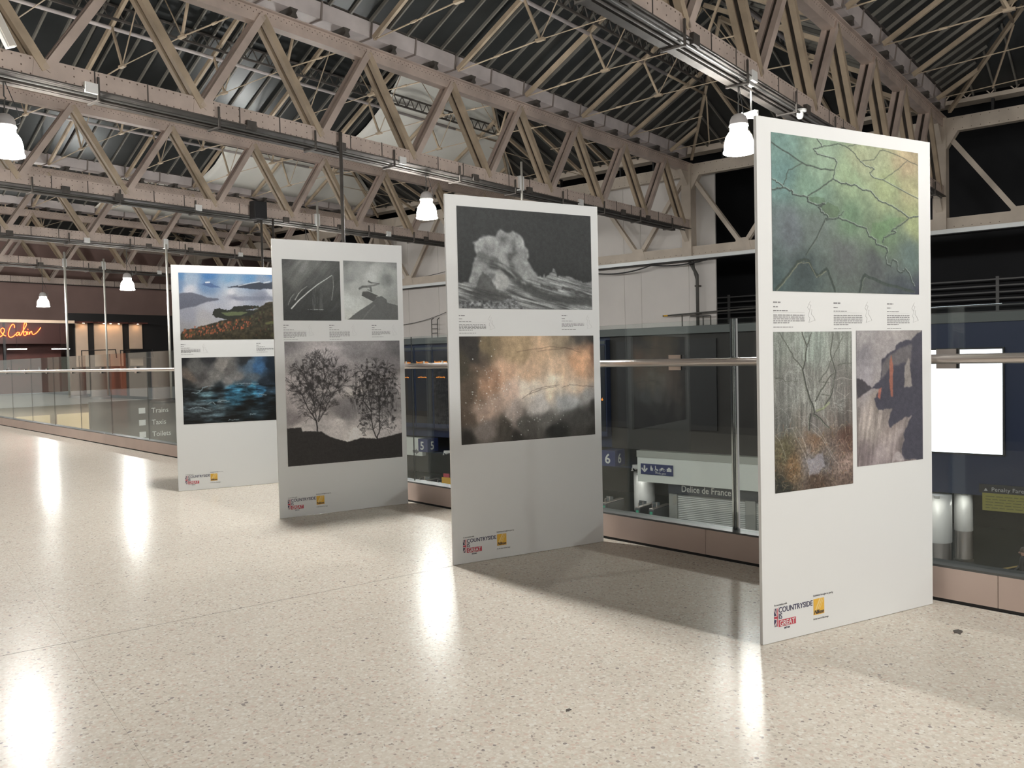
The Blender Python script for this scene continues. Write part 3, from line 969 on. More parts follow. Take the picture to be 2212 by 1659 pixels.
# departure displays
for i in range(10):
    y = 21.0 + i * 1.42
    t = thing('departure_display', (33.0, y, -2.45), label='tall navy departure display column, %s from the kiosk' % ORD[i].replace('nearest', 'first'), cat='display', group='departure displays')
    MB().box(0, .35, .02, 1.40, 0, 4.55).build('cabinet', navy_m, t)
    MB().box(-.03, 0, .08, 1.34, .25, 4.3).build('screen', principled('display_black', (0.008, 0.014, 0.024), .25), t)
    MB().box(-.05, .0, .06, 1.36, 4.36, 4.5).build('header', principled('display_grey', (0.07, 0.085, 0.09), .5), t)
    if i == 0:
        for q, z in enumerate((2.6, 2.3, 2.0, 1.85, 1.7, 1.5)):
            text('display_text', ['13', '8', '12', '26', '2&6', '4'][q], .2, orange_em, t, (-.035, .52, z), facing='-X')
    else:
        text('display_text', 'Special Notice', .165, orange_em, t, (-.035, 1.25, 3.62), facing='-X')
        text('display_text', 'until Saturday', .125, orange_em, t, (-.035, 1.15, 2.80), facing='-X')
        MB().box(-.036, -.03, .58, .70, 3.6, 3.74).build('lit_digit', principled('sign_white', (0.75, 0.77, 0.75), .5), t)

# bright screen, penalty fares board
sc = thing('advert_screen', (33.1, 0, -2.4), label='blank glowing white advertising screen right of the rightmost panel', cat='screen')
MB().box(0, .1, 4.80, 9.4, -.06, 3.75).build('frame', black_m, sc)
MB().box(-.02, 0, 4.87, 9.3, 0, 3.69).build('lit_face', screen_em, sc)
pf = thing('notice_board', (33.1, 0, -4.4), label='long yellow notice board with dark header at the right edge', cat='notice')
MB().box(0, .06, 1.5, 5.5, 0, .62).build('yellow_panel', principled('notice_yellow', (0.30, 0.28, 0.06), .5), pf)
MB().box(0, .05, 1.5, 5.6, .62, .92).build('header', principled('notice_header', (0.03, 0.03, 0.035), .5), pf)
text('header_text', 'Penalty Fares', .2, inkl_m, pf, (-.006, 5.22, .69), facing='-X')
MB().prism([(-.006, 5.45, .69), (-.006, 5.33, .69), (-.006, 5.39, .80)], (-.004, 0, 0)).build('warning_mark', inkl_m, pf)
nl = MB()
rr = random.Random(3)
for q in range(5):
    x = 5.4
    while x > 1.8:
        wd = rr.uniform(.08, .3)
        nl.box(-.004, 0, x - wd, x, .09 + q * .1, .115 + q * .1)
        x -= wd + .05
nl.build('small_print', principled('notice_ink', (0.14, 0.13, 0.04), .6), pf, kind='stuff')

# concourse columns with steel lower casing
def ccol(x, y, r, zs, ztop, label):
    t = thing('concourse_column', (x, y, CZ), label=label, cat='column', group='white concourse columns')
    MB().lathe([(r, zs - CZ), (r, ztop - CZ)], 28, cap1=True).build('white_casing', white_gloss, t, smooth=True)
    MB().lathe([(r * .93, .05), (r * .93, zs - CZ)], 28).build('steel_casing', inox_m, t, smooth=True)
    MB().lathe([(r * 1.05, 0), (r * 1.05, .07), (r * .9, .09)], 28, cap0=True).build('base_ring', steel_dk, t)
    d = thing('downlight', (x - r - .35, y - .15, ztop + .02), label='small round downlight shining on the ' + label, cat='light', group='concourse downlights')
    MB().lathe([(.09, -.05), (.09, .05)], 14, cap1=True).build('can', white_gloss, d)
    MB().lathe([(.075, -.045), (.001, -.045)], 14).build('lens', soft_em, d)
ccol(34.1, 6.28, .31, -5.38, -3.95, 'white column farther from the rightmost panel edge')
ccol(33.0, 6.92, .47, -5.66, -3.94, 'white column close behind the rightmost panel edge')
ccol(34.5, 19.95, .50, -6.05, -4.2, 'white column left of the bakery kiosk')
MB().box(33.62, 41, -5, 48, -3.95, -3.86).build('ceiling', navy_m, kind='structure', label='dark soffit over the gate line')

# unseen light panels added under the balcony soffit to brighten the concourse fronts
for i in range(8):
    p = rail_pt(-2 + i * 5.0, .9)
    d = thing('added_soffit_light', (p.x, p.y, -.5), label='unseen square light panel added under the balcony soffit, %s along' % ORD[i].replace('nearest', 'first'), cat='light', group='added lights under the balcony')
    MB().box(-.34, .34, -.34, .34, -.05, 0).build('tray', white_gloss, d)
    MB().box(-.30, .30, -.30, .30, -.06, -.05).build('panel', soffit_fill_em, d)

# ticket gates
def gate(x, y, label):
    t = thing('ticket_gate', (x, y, CZ), label=label, cat='gate', group='ticket gates')
    MB().box(-.8, .8, -.14, .14, 0, 1.0).build('cabinet', principled('gate_grey', (0.10, 0.105, 0.11), .35, metal=.4), t, bevel=.04)
    MB().box(-.78, .78, -.12, .12, 1.0, 1.04).build('top_plate', inox_m, t, bevel=.015)
    MB().tube([(-.7, 0, 1.04), (-.7, 0, 1.2), (-.3, 0, 1.24), (-.3, 0, 1.04)], .025).build('hoop', inox_m, t)
    MB().box(.2, .26, .14, .50, .3, 1.15).build('paddle', principled('paddle', (.12, .14, .15), .2), t)
    MB().box(-.82, -.80, -.06, .06, .75, .9).build('reader_light', emissive('gate_light', (.2, 1, .6), .12), t)
for i, (x, y) in enumerate(((31.9, 7.6), (31.9, 8.5), (33.2, 22.2), (33.2, 20.9), (33.0, 19.0), (33.0, 18.3), (33.5, 30.3), (33.5, 32.0), (33.5, 33.4))):
    gate(x, y, 'dark ticket gate cabinet on the concourse, %s in the line from the right' % ORD[i].replace('nearest', 'first'))

# person at the right edge of the concourse
def person(loc, rz):
    t = thing('person', loc, rz, label='person with short brown hair in a dark jacket at the right picture edge', cat='person')
    J = {'pelvis': (0, 0, .95), 'chest': (.0, 0, 1.28), 'neck': (.02, 0, 1.46), 'head': (.05, 0, 1.60), 'crown': (.04, 0, 1.69),
         'shl': (0, .19, 1.40), 'ell': (-.08, .25, 1.13), 'hal': (.06, .24, .90), 'shr': (0, -.19, 1.40), 'elr': (.05, -.25, 1.13), 'har': (.22, -.22, .95),
         'hil': (0, .10, .90), 'knl': (.16, .10, .50), 'anl': (.10, .10, .08), 'tol': (.26, .11, .04),
         'hir': (0, -.10, .90), 'knr': (-.08, -.10, .50), 'anr': (-.30, -.10, .12), 'tor': (-.18, -.11, .04)}
    Rr = {'pelvis': .15, 'chest': .17, 'neck': .062, 'head': .095, 'crown': .07, 'shl': .075, 'ell': .05, 'hal': .04, 'shr': .075, 'elr': .05, 'har': .04,
          'hil': .10, 'knl': .068, 'anl': .048, 'tol': .035, 'hir': .10, 'knr': .068, 'anr': .048, 'tor': .035}
    E_ = [('pelvis', 'chest'), ('chest', 'neck'), ('neck', 'head'), ('head', 'crown'), ('chest', 'shl'), ('shl', 'ell'), ('ell', 'hal'), ('chest', 'shr'), ('shr', 'elr'), ('elr', 'har'),
          ('pelvis', 'hil'), ('hil', 'knl'), ('knl', 'anl'), ('anl', 'tol'), ('pelvis', 'hir'), ('hir', 'knr'), ('knr', 'anr'), ('anr', 'tor')]
    names = list(J)
    me = bpy.data.meshes.new('body')
    me.from_pydata([J[n] for n in names], [(names.index(a), names.index(b)) for a, b in E_], [])
    o = obj('body', me, t)
    sm = o.modifiers.new('skin', 'SKIN')
    for i_, n in enumerate(names):
        me.skin_vertices[0].data[i_].radius = (Rr[n], Rr[n])
        me.skin_vertices[0].data[i_].use_root = n == 'pelvis'
    sm.use_smooth_shade = True
    ss = o.modifiers.new('sub', 'SUBSURF'); ss.levels = 2; ss.render_levels = 2
    mt = bpy.data.materials.new('person_cloth')
    mt.use_nodes = True
    nt = mt.node_tree
    b = nt.nodes['Principled BSDF']
    tc = nt.nodes.new('ShaderNodeTexCoord')
    sx = nt.nodes.new('ShaderNodeSeparateXYZ')
    nt.links.new(tc.outputs['Object'], sx.inputs[0])
    r = nt.nodes.new('ShaderNodeValToRGB')
    r.color_ramp.interpolation = 'CONSTANT'
    el = r.color_ramp.elements
    el[0].position = 0; el[0].color = (.02, .02, .022, 1)
    el[1].position = .06; el[1].color = (.03, .035, .05, 1)
    for p, c in ((.50, (.018, .018, .022, 1)), (.745, (.45, .26, .19, 1))):
        q = el.new(p); q.color = c
    dv = nt.nodes.new('ShaderNodeMath'); dv.operation = 'DIVIDE'; dv.inputs[1].default_value = 2.0
    nt.links.new(sx.outputs[2], dv.inputs[0])
    nt.links.new(dv.outputs[0], r.inputs[0])
    nt.links.new(r.outputs[0], b.inputs['Base Color'])
    me.materials.append(mt)
    hr = MB().lathe([(.105, -.02), (.112, .03), (.10, .08), (.06, .125), (.001, .135)], 18, c=(.015, 0, 1.62)).build('hair', principled('hair_brown', (.045, .028, .018), .6), t, smooth=True)
    skin = principled('skin', (.45, .26, .19), .5)
    MB().prism([(.135, -.014, 1.565), (.135, .014, 1.565), (.135, 0, 1.61)], (.028, 0, -.004)).build('nose', skin, t)
    for s_ in (-1, 1):
        MB().lathe([(.001, -.012), (.012, 0), (.001, .012)], 8, c=(.132, s_ * .035, 1.607)).build('eye', black_m, t)
        MB().lathe([(.001, -.03), (.02, 0), (.001, .03)], 8, c=(.03, s_ * .103, 1.59)).build('ear', skin, t)
    MB().box(.128, .140, -.025, .025, 1.535, 1.545).build('mouth', principled('lips', (.3, .12, .1), .5), t)
person((29.2, 3.72, CZ), math.radians(110))

# ------------------------------------------------------------------ far end of the hall
FY = 49.5
MB().box(9.5, 33, FY, 58, -.75, 0).build('balcony_far', principled('slab_grey', (0.30, 0.31, 0.32), .6), kind='structure', label='far cross balcony slab at the left end')
MB().box(8, 41, 57.6, 58, -6.5, 13).build('wall_far', pink_m, kind='structure', label='pinkish plaster wall closing the far end')
# lit shops under the far balcony
us = thing('lit_shopfront', (0, FY + .6, CZ), label='cream lit shopfront under the far balcony at the left', cat='shopfront')
MB().box(10, 33, .1, .3, 0, 5.7).build('back_wall', cream_m, us)
for i in range(7):
    x = 14.0 + i * 2.15
    MB().box(x, x + 1.75, .04, .1, 2.6, 5.2).build('lit_panel', warmpanel_em, us)
# bar
bar = thing('cabin_bar', (0, FY + 1.0, 0), label='dark timber bar with cream canopy edge and red glow at the far left', cat='bar')
MB().box(11, 21.3, .9, 1.1, 0, 4.0).build('back_wall', wood_m, bar)
MB().box(11, 21.6, -.3, 1.2, 3.95, 4.05).build('canopy', wood_m, bar)
MB().box(11, 21.6, -.36, -.30, 3.93, 4.10).build('canopy_edge', cream_m, bar)
MB().box(11, 21.3, -.2, .2, 0, 1.1).build('counter', wood_m, bar)
MB().box(11, 21.3, -.28, .28, 1.1, 1.16).build('counter_top', principled('bar_top', (0.05, .04, .035), .25), bar)
for x in (11.2, 14.5, 17.9, 21.2):
    MB().box(x - .06, x + .06, -.25, -.13, 1.16, 3.95).build('post', black_m, bar)
MB().box(11, 21.3, -.24, -.14, 2.75, 3.95).build('sign_board', principled('bar_board', (0.045, 0.016, 0.013), .5), bar)
rb = random.Random(5)
for i in range(14):
    x = 14.2 + i * .5
    MB().lathe([(.04, 0), (.04, .16), (.015, .22), (.015, .3)], 8, c=(x, .05 + rb.uniform(-.1, .1), 1.16), cap0=True, cap1=True).build('bottle', principled('bottle_%d' % (i % 3), [(.05, .12, .05), (.2, .1, .03), (.3, .3, .3)][i % 3], .15), bar)
for i, (x0, x1, z) in enumerate(((18.0, 19.0, 2.45), (20.3, 21.3, 2.45), (15.2, 16.1, 2.45))):
    t = thing('batten_light', ((x0 + x1) / 2, FY + .705, z), label='slim white batten light hanging in front of the bar, %s' % ['middle one', 'rightmost one', 'leftmost one'][i], cat='light', group='bar batten lights')
    MB().box(-.5, .5, -.05, .05, 0, .05).build('housing', white_gloss, t)
    MB().box(-.48, .48, -.045, .045, -.02, 0).build('tube', cool_em, t)
    MB().tube([(0, 0, .05), (0, 0, 1.5)], .006).build('wire', black_m, t)
# neon lettering (strokes in metres; x right, z up)
nz = thing('neon_sign', (17.8, FY + .68, 3.13), label='red neon script sign reading Cabin on the dark bar at the far left', cat='neon sign')
def nstroke(pts, name='neon_letter'):
    P = [Vector(((x - 25) * K * .8, 0, (365 - y) * K)) for x, y in pts]
    Q = []
    for i in range(len(P) - 1):           # Catmull-Rom
        p0, p1, p2, p3 = P[max(i - 1, 0)], P[i], P[i + 1], P[min(i + 2, len(P) - 1)]
        for s_ in range(5):
            u = s_ / 5
            Q.append(0.5 * ((2 * p1) + (p2 - p0) * u + (2 * p0 - 5 * p1 + 4 * p2 - p3) * u * u + (3 * p1 - p0 - 3 * p2 + p3) * u ** 3))
    Q.append(P[-1])
    MB().tube([tuple(q) for q in Q], .018, 6).build(name, neon_em, nz)
K = 0.0055
nstroke([(48, 300), (42, 283), (25, 278), (8, 290), (6, 312), (20, 330), (38, 325), (48, 300)])
nstroke([(-30, 362), (0, 362), (24, 345), (30, 330), (34, 345), (60, 355)])
nstroke([(162, 272), (162, 248), (145, 238), (118, 262), (92, 315), (90, 350), (110, 368), (140, 362), (172, 338)])
nstroke([(215, 322), (196, 318), (178, 336), (184, 352), (205, 340), (218, 318), (216, 346), (232, 346)])
nstroke([(232, 346), (262, 300), (300, 246), (298, 224), (280, 226), (268, 275), (264, 335), (280, 350), (300, 334), (294, 310), (274, 316)])
nstroke([(300, 332), (312, 310), (309, 336), (320, 336)])
nstroke([(316, 288), (319, 284)])
nstroke([(330, 312), (331, 338), (344, 316), (360, 308), (366, 330), (384, 338), (414, 324), (444, 298), (470, 268)])
# lit shop right of the bar
ls = thing('panelled_shop', (0, FY + 1.3, 0), label='dark shop with three tall cream lit wall panels left of the leftmost panel', cat='shop')
MB().box(21.6, 29.5, .4, .6, 0, 4.6).build('dark_wall', principled('shop_dark', (.012, .011, .011), .6), ls)
for a, b_ in ((22.05, 22.75), (23.15, 24.85), (25.3, 26.1)):
    MB().box(a, b_, .3, .4, 1.4, 4.0).build('cream_panel', cream_m, ls)
    MB().box(a - .05, b_ + .05, -.35, .4, 4.0, 4.08).build('soffit', wood_m, ls)
for x in (22.4, 23.6, 24.0, 24.5, 25.7):
    MB().lathe([(.06, 0), (.001, 0)], 10, c=(x, .02, 3.985)).build('downlight', warm_em, ls)
MB().box(25.0, 26.3, -.3, .3, 1.9, 2.45).build('menu_board', black_m, ls)
for i, x in enumerate((22.0, 24.3)):
    MB().tube([(x, -.5, 0), (x, -.5, 2.35), (x + 2.0, -.5, 2.4), (x + 2.05, -.5, 1.9)], .035).build('awning_frame', black_m, ls)
lt = thing('wayfinding_totem', (14.3, 29.2, -2.85), label='dark wayfinding sign with white and yellow lines behind glass near the leftmost panel', cat='sign')
MB().box(-1.3, 2.6, 0, .15, 0, 3.0).build('sign_body', principled('totem_dark', (.02, .024, .03), .4), lt)
for q, (sx, cm) in enumerate((('Trains', wm), ('Taxis', wm), ('Toilets', wm), ('Underground', wm), ('Way out', yel_m), ('Way out', yel_m))):
    text('sign_line', sx, .26, cm, lt, (.85, -.006, 2.5 - q * .43), facing='-Y')
    MB().box(.38, .62, -.008, 0, 2.5 - q * .43, 2.7 - q * .43).build('pictogram', cm, lt)
for x in (-1, 1):
    MB().tube([(x, .07, -3.65), (x, .07, .02)], .05).build('post', steel_dk, lt)
# ------------------------------------------------------------------ high-bay lamps
def lamp():
    t = thing('high_bay_lamp', cat='lamp', group='high-bay lamps under the trusses')
    MB().lathe([(.30, 0), (.305, .025), (.285, .045), (.28, .18), (.25, .31), (.20, .39), (.17, .42), (.165, .52)], 28).build('glass_shade', lamp_em, t, smooth=True)
    MB().lathe([(.215, .24), (.001, .24)], 28).build('lens', lens_em, t)
    MB().lathe([(.185, .515), (.185, .545)], 24, cap0=True, cap1=True).build('collar', white_gloss, t)
    MB().lathe([(.175, .545), (.172, .62), (.14, .70), (.08, .75), (.001, .76)], 24).build('gear_cap', principled('lamp_cap', (.45, .43, .42), .5), t, smooth=True)
    MB().tube([(0, 0, .75), (0, 0, 1.0), (.03, 0, 1.04), (0, 0, 1.08), (0, 0, 1.46)], .014, 6).build('suspension_rod', cable_m, t)
    MB().tube([(.17, 0, .60), (.24, 0, .63), (.26, 0, .72), (.20, 0, .9), (.02, 0, 1.35)], .008, 6).build('flex', black_m, t)
    return t
L = [(6.09, 16.65, 5.24, 'glowing high-bay lamp cut by the left edge of the picture'),
     (16.9, 16.65, 5.36, 'glowing high-bay lamp left of the wave photo panel'),
     (15.55, 6.75, 5.26, 'glowing high-bay lamp beside the top left corner of the fields photo panel'),
     (18.0, 36.4, 4.75, 'glowing high-bay lamp just left of the lake photo panel'),
     (18.4, 46.3, 4.58, 'farthest glowing high-bay lamp at the left, above the neon sign'),
     (20.2, 26.5, 5.05, 'high-bay lamp hidden behind the panel of two bare trees'),
     (4.73, 6.75, 5.26, 'high-bay lamp overhead near the second panel, out of the picture'),
     (3.35, -3.15, 5.26, 'high-bay lamp overhead right behind the camera'),
     (14.1, -3.15, 5.26, 'high-bay lamp over the concourse behind the camera'),
     (2.0, -13.05, 5.26, 'unseen high-bay lamp added over the balcony well behind the camera'),  # unseen rear lamps added for more front light on the panels
     (12.8, -13.05, 5.26, 'unseen high-bay lamp added over the concourse well behind the camera'),
     (0.6, -22.95, 5.26, 'unseen high-bay lamp added over the balcony farthest behind the camera'),
     (7.46, 26.55, 5.26, 'high-bay lamp over the balcony beyond the left picture edge, third along'),
     (8.8, 36.4, 5.26, 'high-bay lamp over the balcony beyond the left picture edge, fourth along'),
     (10.2, 46.3, 5.26, 'high-bay lamp over the balcony beyond the left picture edge, fifth along')]
p0 = None
for x, y, z, lab in L:
    if p0 is None:
        p0 = lamp(); t = p0
    else:
        t = copy_tree(p0)
    t.location = (x, y, z)
    t['label'] = lab
    if z < 5.2:          # lower lamps hang on longer rods
        MB().tube([(0, 0, 1.45), (0, 0, LZ0 - z)], .014, 6).build('suspension_rod', cable_m, t)
# hanger tubes, speaker, small fittings
def rod(x, y, z0, z1, r, mat, label, clamp=True):
    t = thing('hanger_tube', (x, y, z0), label=label, cat='tube', group='hanger tubes on the trusses')
    MB().tube([(0, 0, 0), (0, 0, z1 - z0)], r, 10).build('tube', mat, t, smooth=True)
    if clamp:
        MB().box(-.10, .10, -.02, .12, LZ0 - z0 - .02, LZ1 - z0 + .03).build('clamp_plate', white_gloss, t)
rod(21.0, 16.42, -1.0, 7.6, .040, galv_m, 'pale hanger tube clamped to the second truss above the wave photo panel')
rod(20.65, 26.32, -1.0, 7.62, .045, galv_m, 'pale hanger tube clamped to the third truss above the bare trees panel')
rod(19.75, 36.17, -1.0, 6.9, .05, galv_m, 'pale hanger tube just left of the lake photo panel')
rod(21.5, 46.07, -.2, 7.3, .05, galv_m, 'pale hanger tube standing left of the lit shop panels, right one of two')
rod(19.45, 46.07, -.2, 7.5, .06, galv_m, 'pale hanger tube right of the neon sign, left one of two')
rod(13.65, 16.40, -1.0, 7.1, .045, steel_dk, 'dark hanger tube on the second truss above the left part of the bare trees panel', False)
rod(18.0, 26.2, -1.0, 6.7, .04, steel_dk, 'dark hanger tube under the black speaker, left one of the pair', False)
rod(18.5, 26.2, -1.0, 6.7, .04, steel_dk, 'dark hanger tube under the black speaker, right one of the pair', False)
sp = thing('loudspeaker', (17.85, 26.15, 6.6), label='black loudspeaker box hanging on the third truss', cat='speaker')
MB().box(-.26, .26, -.18, .16, 0, .64).build('cabinet', black_m, sp, bevel=.02)
MB().box(-.23, .23, -.20, -.18, .04, .6).build('grille', principled('grille', (.02, .02, .022), .8), sp)
cc = cctv((16.0, 6.55, 5.98), math.radians(250), 'white security camera on a bent arm above the lamp near the rightmost panel', .75)
MB().tube([(0, 0, .12), (-.25, .1, .16), (-.33, .12, .3), (-.33, .12, .95)], .025).build('bent_arm', white_gloss, cc)
MB().lathe([(.09, .95), (.09, .99)], 14, c=(-.33, .12, 0), cap0=True, cap1=True).build('ceiling_plate', white_gloss, cc)
dm = thing('dome_camera', (18.5, 6.6, 6.66), label='white dome camera under the nearest truss above the rightmost panel', cat='camera')
MB().lathe([(.14, .04), (.14, .0), (.09, -.02)], 20, cap0=True).build('base', white_gloss, dm)
MB().lathe([(.075, -.02), (.075, -.10), (.05, -.15), (.001, -.165)], 20).build('dome', white_gloss, dm, smooth=True)
MB().tube([(0, 0, .04), (0, 0, .1)], .03).build('stem', white_gloss, dm)
bl = thing('batten_light', (6.0, 16.15, 7.05), label='pale unlit batten fitting in the top left corner of the picture', cat='light')
MB().beam((.06, 0, 0), (-.4, 0, .95), .16, .12, up=(0, 1, 0)).build('casing', white_gloss, bl)
MB().beam((.05, -.075, .01), (-.39, -.075, .94), .11, .03, up=(0, 1, 0)).build('diffuser', principled('diffuser', (.7, .66, .6), .4), bl)
# ------------------------------------------------------------------ photographs on the boards (painted in code)
_tab = np.random.RandomState(11).rand(256, 256)
def vn(x, y):
    xi, yi = np.floor(x).astype(int), np.floor(y).astype(int)
    fx, fy = x - xi, y - yi
    fx, fy = fx * fx * (3 - 2 * fx), fy * fy * (3 - 2 * fy)
    g = lambda i, j: _tab[(xi + i) % 256, (yi + j) % 256]
    return (g(0, 0) * (1 - fx) + g(1, 0) * fx) * (1 - fy) + (g(0, 1) * (1 - fx) + g(1, 1) * fx) * fy
def fbm(x, y, o=4, seed=0):
    r, a, t = 0, 1.0, 0
    for k in range(o):
        r = r + a * vn(x * 2 ** k + 17.3 * k + seed * 31.7, y * 2 ** k + 9.1 * k + seed * 13.3)
        t += a
        a *= .55
    return r / t
def homog(q):
    """crop-pixel quad (TL,TR,BR,BL) -> unit square"""
    A, B = [], []
    for (x, y), (u, v) in zip(q, ((0, 0), (1, 0), (1, 1), (0, 1))):
        A.append([x, y, 1, 0, 0, 0, -u * x, -u * y]); B.append(u)
        A.append([0, 0, 0, x, y, 1, -v * x, -v * y]); B.append(v)
    h = np.linalg.solve(np.array(A, float), np.array(B, float))
    def f(pts):
        out = []
        for x, y in pts:
            w_ = h[6] * x + h[7] * y + 1
            out.append(((h[0] * x + h[1] * y + h[2]) / w_, (h[3] * x + h[4] * y + h[5]) / w_))
        return out
    return f
class Img:
    def __init__(s, w, h, asp):
        s.w, s.h, s.asp = w, h, asp                 # asp = width/height
        s.V, s.U = np.meshgrid(np.linspace(0, 1, h), np.linspace(0, 1, w), indexing='ij')
        s.p = np.zeros((h, w, 3))
    def idw(s, pts, p=3.0, warp=0.0, ws=5, seed=1):
        U, V = s.U, s.V
        if warp:
            U = U + (fbm(s.U * ws, s.V * ws / s.asp, 4, seed) - .5) * warp
            V = V + (fbm(s.U * ws, s.V * ws / s.asp, 4, seed + 5) - .5) * warp
        W = 0; C = 0
        for (u, v), c in pts:
            d = ((U - u) ** 2 + ((V - v) / s.asp) ** 2 + 1e-5) ** (-p / 2)
            W = W + d
            C = C + d[..., None] * np.array(c, float)
        s.p = C / W[..., None]
        return s
    def noise(s, amp, sx, sy=None, seed=0, o=4):
        n = fbm(s.U * sx, s.V * (sy or sx / s.asp), o, seed) - .5
        s.p = s.p * (1 + amp * 2 * n)[..., None]
        return s
    def grain(s, a):
        s.p = s.p * (1 + a * (np.random.RandomState(3).rand(s.h, s.w) - .5))[..., None]
        return s
    def poly(s, pts, rough=0.0, rs=20, seed=0, soft=None):
        U, V = s.U, s.V
        if rough:
            U = U + (fbm(s.U * rs, s.V * rs / s.asp, 4, seed) - .5) * rough
            V = V + (fbm(s.U * rs, s.V * rs / s.asp, 4, seed + 7) - .5) * rough
        ins = np.zeros_like(U, bool)
        n = len(pts)
        for i in range(n):
            (x0, y0), (x1, y1) = pts[i], pts[(i + 1) % n]
            if y0 == y1: continue
            c = ((y0 > V) != (y1 > V)) & (U < (x1 - x0) * (V - y0) / (y1 - y0) + x0)
            ins ^= c
        m_ = ins.astype(float)
        if soft:
            for _ in range(soft):
                m_ = (m_ + np.roll(m_, 1, 0) + np.roll(m_, -1, 0) + np.roll(m_, 1, 1) + np.roll(m_, -1, 1)) / 5
        return m_
    def mix(s, mask, col):
        col = np.asarray(col, float)
        s.p = s.p * (1 - mask[..., None]) + col * mask[..., None]
        return s
    def line(s, pts, w0, col, a=1.0, w1=None):
        """polyline, widths as a fraction of picture width"""
        w1 = w0 if w1 is None else w1
        n = len(pts) - 1
        for i in range(n):
            (x0, y0), (x1, y1) = pts[i], pts[i + 1]
            ra, rb = (w0 + (w1 - w0) * i / max(n, 1)) * .62, (w0 + (w1 - w0) * (i + 1) / max(n, 1)) * .62
            pad = max(ra, rb) + 1.5 / s.w
            i0 = max(0, int((min(x0, x1) - pad) * s.w)); i1 = min(s.w, int((max(x0, x1) + pad) * s.w) + 2)
            j0 = max(0, int((min(y0, y1) - pad * s.asp) * s.h)); j1 = min(s.h, int((max(y0, y1) + pad * s.asp) * s.h) + 2)
            if i1 <= i0 or j1 <= j0: continue
            U, V = s.U[j0:j1, i0:i1], s.V[j0:j1, i0:i1] / s.asp
            dx, dy = x1 - x0, (y1 - y0) / s.asp
            t = np.clip(((U - x0) * dx + (V - y0 / s.asp) * dy) / (dx * dx + dy * dy + 1e-12), 0, 1)
            d = np.hypot(U - x0 - t * dx, V - y0 / s.asp - t * dy)
            m_ = np.clip((ra + (rb - ra) * t - d) * s.w + .5, 0, 1) * a
            s.p[j0:j1, i0:i1] = s.p[j0:j1, i0:i1] * (1 - m_[..., None]) + np.array(col, float) * m_[..., None]
        return s
    def wig(s, pts, amp, n=6, seed=0):
        r = random.Random(seed)
        out = []
        for (a, b), (c, d) in zip(pts, pts[1:]):
            for k in range(n):
                t = k / n
                out.append((a + (c - a) * t + r.uniform(-amp, amp), b + (d - b) * t + r.uniform(-amp, amp) * s.asp))
        out.append(pts[-1])
        return out

def branch(im, x, y, ang, ln, w, col, r, depth, spread=.5, droop=0.0, shrink=.72, a=1.0):
    if depth == 0 or w < .0004: return
    nx, ny = x + math.cos(ang) * ln, y - math.sin(ang) * ln * im.asp
    mx_, my_ = (x + nx) / 2 + r.uniform(-.1, .1) * ln, (y + ny) / 2 + r.uniform(-.1, .1) * ln
    im.line([(x, y), (mx_, my_), (nx, ny)], w, col, a, w * .75)
    for _ in range(2 if r.random() < .75 else 3):
        branch(im, nx, ny, ang + r.uniform(-spread, spread) - droop * math.cos(ang), ln * r.uniform(shrink - .12, shrink + .12), w * .68, col, r, depth - 1, spread, droop, shrink, a)

